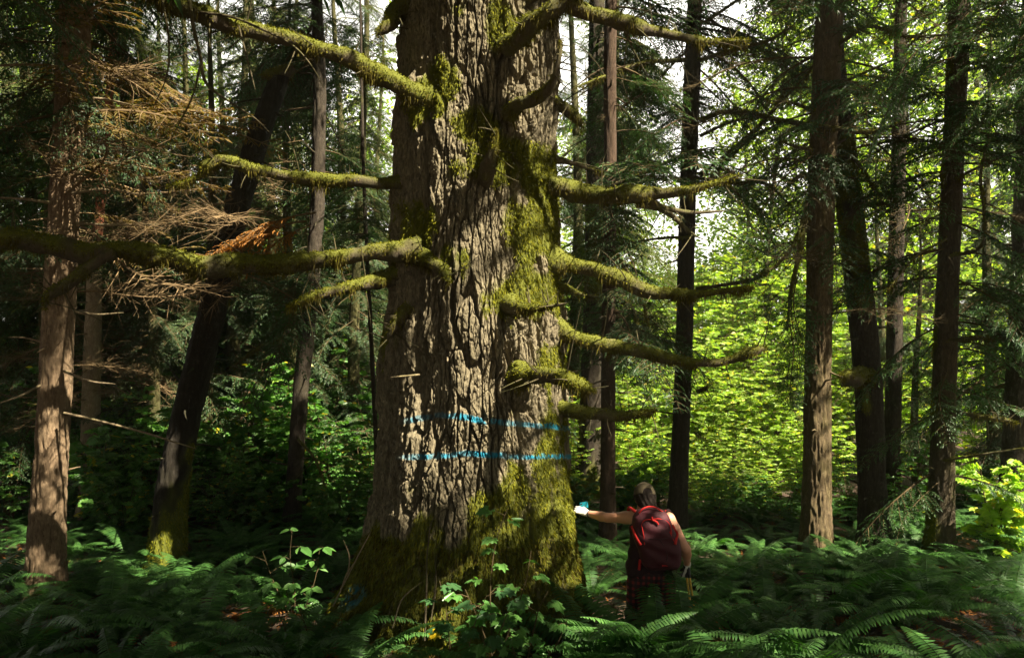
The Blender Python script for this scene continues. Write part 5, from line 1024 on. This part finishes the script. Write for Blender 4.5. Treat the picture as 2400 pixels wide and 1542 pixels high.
def f_shirt(P):
    d = sd_ell(P, J['chest'] + np.array([0, .02, .0]), np.array([.185, .12, .20])); d = smin(d, sd_ell(P, J['waist'], np.array([.205, .13, .17])), .06); d = smin(d, sd_cap(P, J['hip'] + np.array([-.1, 0, .02]), J['hip'] + np.array([.1, 0, .02]), .13, .13), .06)
    for s, q in ((-1, J['shL']), (1, J['shR'])): d = smin(d, sd_cap(P, J['nb'] + np.array([.055 * s, .02, -.015]), q + np.array([-.035 * s, .0, -.02]), .05, .055), .03)
    d = np.maximum(d, -(sd_ell(P, J['nb'] + np.array([0, .0, .06]), np.array([.085, .12, .06]))))
    wr = .004 * np.sin(P[..., 2] * 60 + 8 * np.sin(P[..., 0] * 14)); return np.maximum(d - wr, (J['hip'][2] - .06) - P[..., 2])
sdf_obj("tank_top", f_shirt, lo, hi, .009, M_SHIRT, person, HO)
def f_trous(P):
    d = sd_ell(P, J['hip'] + np.array([0, 0, -.03]), np.array([.195, .14, .14]))
    for k, kn, an in (('hL', 'knL', 'anL'), ('hR', 'knR', 'anR')): a, b_, c_ = J[k], J[kn], J[an]; d = smin(d, sd_cap(P, a, b_, .112, .082), .03); d = smin(d, sd_cap(P, b_, c_ + np.array([0, 0, .05]), .082, .066), .03)
    return d - .004 * np.sin(P[..., 2] * 45 + 6 * np.sin(P[..., 0] * 20))
sdf_obj("trousers", f_trous, lo, hi, .010, M_PLAID, person, HO)
def f_hair(P):
    d = sd_ell(P, hx(0, -.018, .02), np.array([.089, .098, .110]), Rh); d = smin(d, sd_ell(P, hx(0, -.06, -.05), np.array([.072, .048, .07]), Rh), .03)
    for s in (-1, 1): d = smin(d, sd_cap(P, hx(.066 * s, -.03, 0), J['neck'] + np.array([.050 * s, -.035, .0]), .032, .014), .02)
    d = np.maximum(d, -sd_ell(P, hx(0, .085, -.03), np.array([.066, .07, .105]), Rh)); q = P - J['head']
    return d + .003 * np.sin(q[..., 0] * 160 + 3 * np.sin(q[..., 2] * 30))
sdf_obj("hair", f_hair, J['head'] - .2, J['head'] + .2, .006, M_HAIR, person, HO)
def f_cap(P):
    o_ = sd_ell(P, hx(0, -.006, .022), np.array([.097, .113, .119]), Rh); q = (P - J['head']) @ Rh.T
    d = np.maximum(o_, .016 - q[..., 2] + .12 * np.clip(q[..., 1], 0, 1))
    d = np.maximum(d, -sd_ell(P, hx(.012, -.112, .030), np.array([.040, .07, .034]), Rh))
    br = np.maximum(sd_ell(P, hx(0, .11, .028), np.array([.085, .115, .012]), Rh), -1); return np.minimum(d, br)
sdf_obj("cap", f_cap, J['head'] - .28, J['head'] + .28, .0055, M_CAP, person, HO)
m_ = MB(); tube(m_, np.array([hx(.012 + .045 * math.sin(a), -.088 - .016 * math.cos(a), .018) for a in np.linspace(-1.1, 1.1, 9)]), .006, 6); m_.build("cap_strap", M_CAP, person, HO)
for s in (-1, 1):
    m_ = MB(); V, Q = surface_net(lambda P: sd_ell(P, hx(.031 * s, .082, .0), np.array([.012, .010, .010])), hx(.031 * s, .082, 0) - .02, hx(.031 * s, .082, 0) + .02, .004); m_.add(V, Q); m_.build("eye", M_BLACK, person, HO)
# boots
for an in ('anL', 'anR'):
    c_ = J[an]; sdf_obj("boot", lambda P: np.maximum(smin(sd_cap(P, c_ + np.array([0, -.04, -.04]), c_ + np.array([0, .17, -.055]), .058, .045), sd_cap(P, c_, c_ + np.array([0, 0, .1]), .055, .058), .03), c_[2] - .10 - P[..., 2]), c_ - np.array([.12, .16, .16]), c_ + np.array([.12, .28, .2]), .01, M_BLACK, person, HO)
# gloves
def hand(wrist, fwd, back, thumb_side, curl, nm):
    """fwd: towards the fingertips, back: out of the back of the hand, thumb_side: +-1"""
    fwd = unit(fwd); back = unit(back - fwd * (back @ fwd)); sd = np.cross(fwd, back) * thumb_side
    pt = lambda f, s, b: wrist + fwd * f + sd * s + back * b
    chains = []
    for k, (s, L) in enumerate(((.030, .070), (.010, .078), (-.010, .072), (-.029, .056))):
        a = pt(.088, s, .002); cs = [a]; ang = .18
        for q, fr in enumerate((.45, .32, .25)):
            ang += curl * (.55 + .1 * k); cs.append(cs[-1] + L * fr * (fwd * math.cos(ang) - back * math.sin(ang) + sd * (.10 - .07 * k)))
        chains.append((cs, .0105))
    th = [pt(.03, .032, -.005), pt(.060, .058, -.018), pt(.083, .066, -.028), pt(.100, .064, -.036)]
    def fn(P):
        d = sd_cap(P, pt(-.02, 0, 0), pt(.02, 0, 0), .030, .031)
        for s in (-.026, -.008, .010, .028): d = smin(d, sd_cap(P, pt(.015, s * .7, 0), pt(.088, s, .002), .018, .0135), .012)
        for cs, r in chains:
            f_ = sd_cap(P, cs[0], cs[1], r * 1.12, r); f_ = np.minimum(f_, sd_cap(P, cs[1], cs[2], r, r * .93)); f_ = np.minimum(f_, sd_cap(P, cs[2], cs[3], r * .93, r * .8)); d = smin(d, f_, .005)
        t_ = sd_cap(P, th[0], th[1], .017, .0135); t_ = np.minimum(t_, sd_cap(P, th[1], th[2], .0135, .012)); t_ = np.minimum(t_, sd_cap(P, th[2], th[3], .012, .010))
        return smin(d, t_, .008)
    return sdf_obj(nm, fn, wrist - .2, wrist + .2, .0038, [M_WHITE, M_BLACK], person, HO, lambda c, n: ((c - wrist) @ back < -.006) & ((c - wrist) @ fwd > .0)), pt
fw = W(1340, 1190, 7.40) - J['wrL']
gl, ptL = hand(J['wrL'] + unit(fw) * .01, fw, np.array([.25, -.62, .55]), 1, .38, "glove")
fwR = np.array([-.25, .25, -.9]); gl2, ptR = hand(J['wrR'] + np.array([0, 0, -.01]), fwR, np.array([.9, -.35, -.2]), -1, .75, "glove")
m_ = MB(); a = np.linspace(0, 2 * np.pi, 17); ax = unit(J['wrL'] - J['elL']); u_ = unit(np.cross(ax, [0, 0, 1.0])); v_ = np.cross(ax, u_); cw = J['wrL'] - ax * .018
tube(m_, np.array([cw + .031 * (u_ * math.cos(q) + v_ * math.sin(q)) for q in a]), .005, 6); m_.build("wristband", M_BLACK, person, HO)
m_ = MB(); V, Q = surface_net(lambda P: sd_ell(P, cw - np.array([0, .03, .008]), np.array([.013, .008, .013])), cw - .07, cw + .03, .004); m_.add(V, Q); m_.build("watch", M_METAL, person, HO)

# small teal case in the gloved hand
tc = ptL(.055, .062, -.012) + np.array([.0, .0, .018]); te = empty("phone", tc, "flat teal phone gripped in the white gloved hand on the trunk", "phone")
ca, sa = math.cos(.15), math.sin(.15)
def f_box(P, c, h, r):
    q = P - c; q = np.stack([q[..., 0] * ca + q[..., 2] * sa, q[..., 1], -q[..., 0] * sa + q[..., 2] * ca], -1); d = np.abs(q) - (h - r); return np.linalg.norm(np.maximum(d, 0), axis=-1) + np.minimum(d.max(-1), 0) - r
sdf_obj("case", lambda P: f_box(P, tc, np.array([.038, .006, .030]), .005), tc - .07, tc + .07, .004, M_TEAL, te, tc)
sdf_obj("lens", lambda P: sd_ell(P, tc + np.array([-.024, -.006, .014]), np.array([.008, .004, .008])), tc - .05, tc + .03, .0025, M_BLACK, te, tc)

# backpack
zz = lambda x, y: (1280 + x / 3.85, 1080 + y / 3.85)
rows = [(418, 880, 1000, .05), (445, 820, 1070, .085), (500, 782, 1108, .10), (600, 768, 1145, .12), (700, 785, 1200, .135), (800, 830, 1214, .14), (880, 850, 1214, .135), (930, 868, 1205, .115), (968, 905, 1190, .06)]
PD = 6.86
pk_o = W(1530, 1330, PD); pack = empty("backpack", pk_o, "maroon hiking backpack with red piping and straps on the hiker's back", "backpack")
ry = np.array([r[0] for r in rows]); rc = np.array([(r[1] + r[2]) / 2 for r in rows]); rw = np.array([(r[2] - r[1]) / 2 for r in rows]); rt = np.array([r[3] for r in rows])
def pk_surf(x, y, out=0.0):
    c, w, t = np.interp(y, ry, rc), np.interp(y, ry, rw), np.interp(y, ry, rt); u = np.clip(np.abs((x - c) / w), 0, .995); return PD - t * (1 - u ** 2.6) ** (1 / 2.6) - out
ys = np.concatenate([np.linspace(418, 500, 14), np.linspace(510, 920, 40), np.linspace(925, 968, 10)]); a = np.arange(56) / 56 * 2 * np.pi
V = []
for y_ in ys:
    c, w, t = np.interp(y_, ry, rc), np.interp(y_, ry, rw), np.interp(y_, ry, rt); ex = 2 / 2.8
    cx_, sx_ = np.sign(np.cos(a)) * np.abs(np.cos(a)) ** ex, np.sign(np.sin(a)) * np.abs(np.sin(a)) ** ex
    crease = .007 * np.sin(y_ * .045 + 3 * np.sin(a * 2)) * (np.sin(a) < 0)
    for ct, st_, cr in zip(cx_, sx_, crease):
        q = zz(c + w * ct, y_); p = W(q[0], q[1], PD); p[1] = PD + (t + cr) * st_ * (1 if st_ < 0 else .55); p[0] *= p[1] / PD if False else 1; V.append(p)
V = np.array(V); m_ = MB(); m_.add(V, grid_faces(len(ys), 56)); m_.add(V[:56], np.arange(56)[None, ::-1]); m_.add(V[-56:], np.arange(56)[None]); m_.build("main_bag", M_PACK, pack, pk_o)
def on_pack(pts, out=.004):
    P = []
    for x, y in pts: q = zz(x, y); p = W(q[0], q[1], PD); p[1] = pk_surf(x, y, out); P.append(p)
    return spline(np.array(P), .012)
def strap(nm, pts, r, mat, out=.004, flat=1.0):
    m_ = MB(); P = on_pack(pts, out); tube(m_, P, r, 7); return m_.build(nm, mat, pack, pk_o)
strap("piping", [(850, 590), (845, 545), (862, 515), (930, 500), (1010, 498), (1070, 520), (1100, 560), (1110, 630)], .0045, M_RED)
strap("piping", [(850, 590), (862, 660), (866, 720)], .0045, M_RED)
strap("piping", [(1095, 610), (1110, 650), (1128, 690)], .0042, M_RED)
strap("zip_pull", [(935, 478), (940, 505), (975, 520), (990, 545)], .008, M_RED, .008)
strap("side_strap", [(772, 580), (785, 630), (810, 680), (838, 728)], .014, M_RED, .006)
strap("side_strap", [(1130, 570), (1150, 610), (1170, 635), (1150, 680), (1138, 718)], .013, M_RED, .006)
strap("seam", [(1000, 670), (1040, 740), (1065, 820), (1050, 880)], .0035, M_PACKD, .002)
strap("seam", [(780, 640), (900, 665), (1000, 668), (1100, 655), (1170, 650)], .0035, M_PACKD, .002)
strap("logo_patch", [(1020, 905), (1040, 903), (1070, 905)], .006, M_RED, .001)
def free(nm, pts, r, mat):
    m_ = MB(); tube(m_, spline(np.array([W(*zz(x, y), d) for x, y, d in pts]), .012), r, 8); return m_.build(nm, mat, pack, pk_o)
free("carry_handle", [(838, 470, 6.80), (862, 440, 6.79), (900, 418, 6.79), (950, 412, 6.79), (1000, 425, 6.79), (1035, 450, 6.80), (1062, 462, 6.82)], .0065, M_RED)
free("shoulder_strap", [(830, 475, 6.86), (795, 450, 6.90), (760, 425, 6.98), (745, 425, 7.08), (742, 470, 7.14)], .014, M_RED)
free("shoulder_strap", [(1055, 470, 6.86), (1085, 448, 6.92), (1110, 450, 7.0), (1118, 480, 7.1)], .013, M_PACKD)
free("load_lifter", [(1020, 455, 6.83), (1050, 462, 6.84), (1078, 446, 6.90)], .008, M_RED)
free("hip_belt", [(850, 890, 6.87), (845, 930, 6.87), (838, 980, 6.87)], .013, M_RED)
m_ = MB()
for sgn, (xa, xb) in ((-1, (752, 850)), (1, (1140, 1216))): pass
# trekking poles
for lab, p in (("yellow trekking pole held in the hiker's lowered hand, left one of two", [(1240, 985, 7.05), (1262, 1140, 7.0), (1285, 1260, 6.97), (1318, 1420, 6.9)]), ("yellow trekking pole held in the hiker's lowered hand, right one of two", [(1262, 985, 7.02), (1285, 1130, 6.98), (1310, 1260, 6.93), (1356, 1450, 6.85)])):
    A, Bp = W(*zz(p[0][0] + 12, p[0][1] - 70), p[0][2] + .02), W(*zz(p[3][0], p[3][1]), p[3][2]); d_ = unit(Bp - A); g_ = gzf(Bp); Bp = A + d_ * ((A[2] - g_ + .02) / -d_[2])
    e = empty("trekking_pole", Bp, lab, "trekking pole"); o_ = Bp
    m_ = MB(); tube(m_, np.array([A + d_ * .12, A + (Bp - A) * .55, Bp]), [.0095, .0085, .006], 10); m_.build("shaft", M_YELLOW, e, o_)
    m_ = MB(); tube(m_, np.array([A - d_ * .02, A, A + d_ * .05, A + d_ * .1, A + d_ * .13]), [.012, .018, .014, .016, .012], 10); m_.build("grip", M_BLACK, e, o_)
    m_ = MB(); tube(m_, np.array([Bp - d_ * .07, Bp - d_ * .06]), [.035, .03], 14); m_.build("basket", M_BLACK, e, o_)
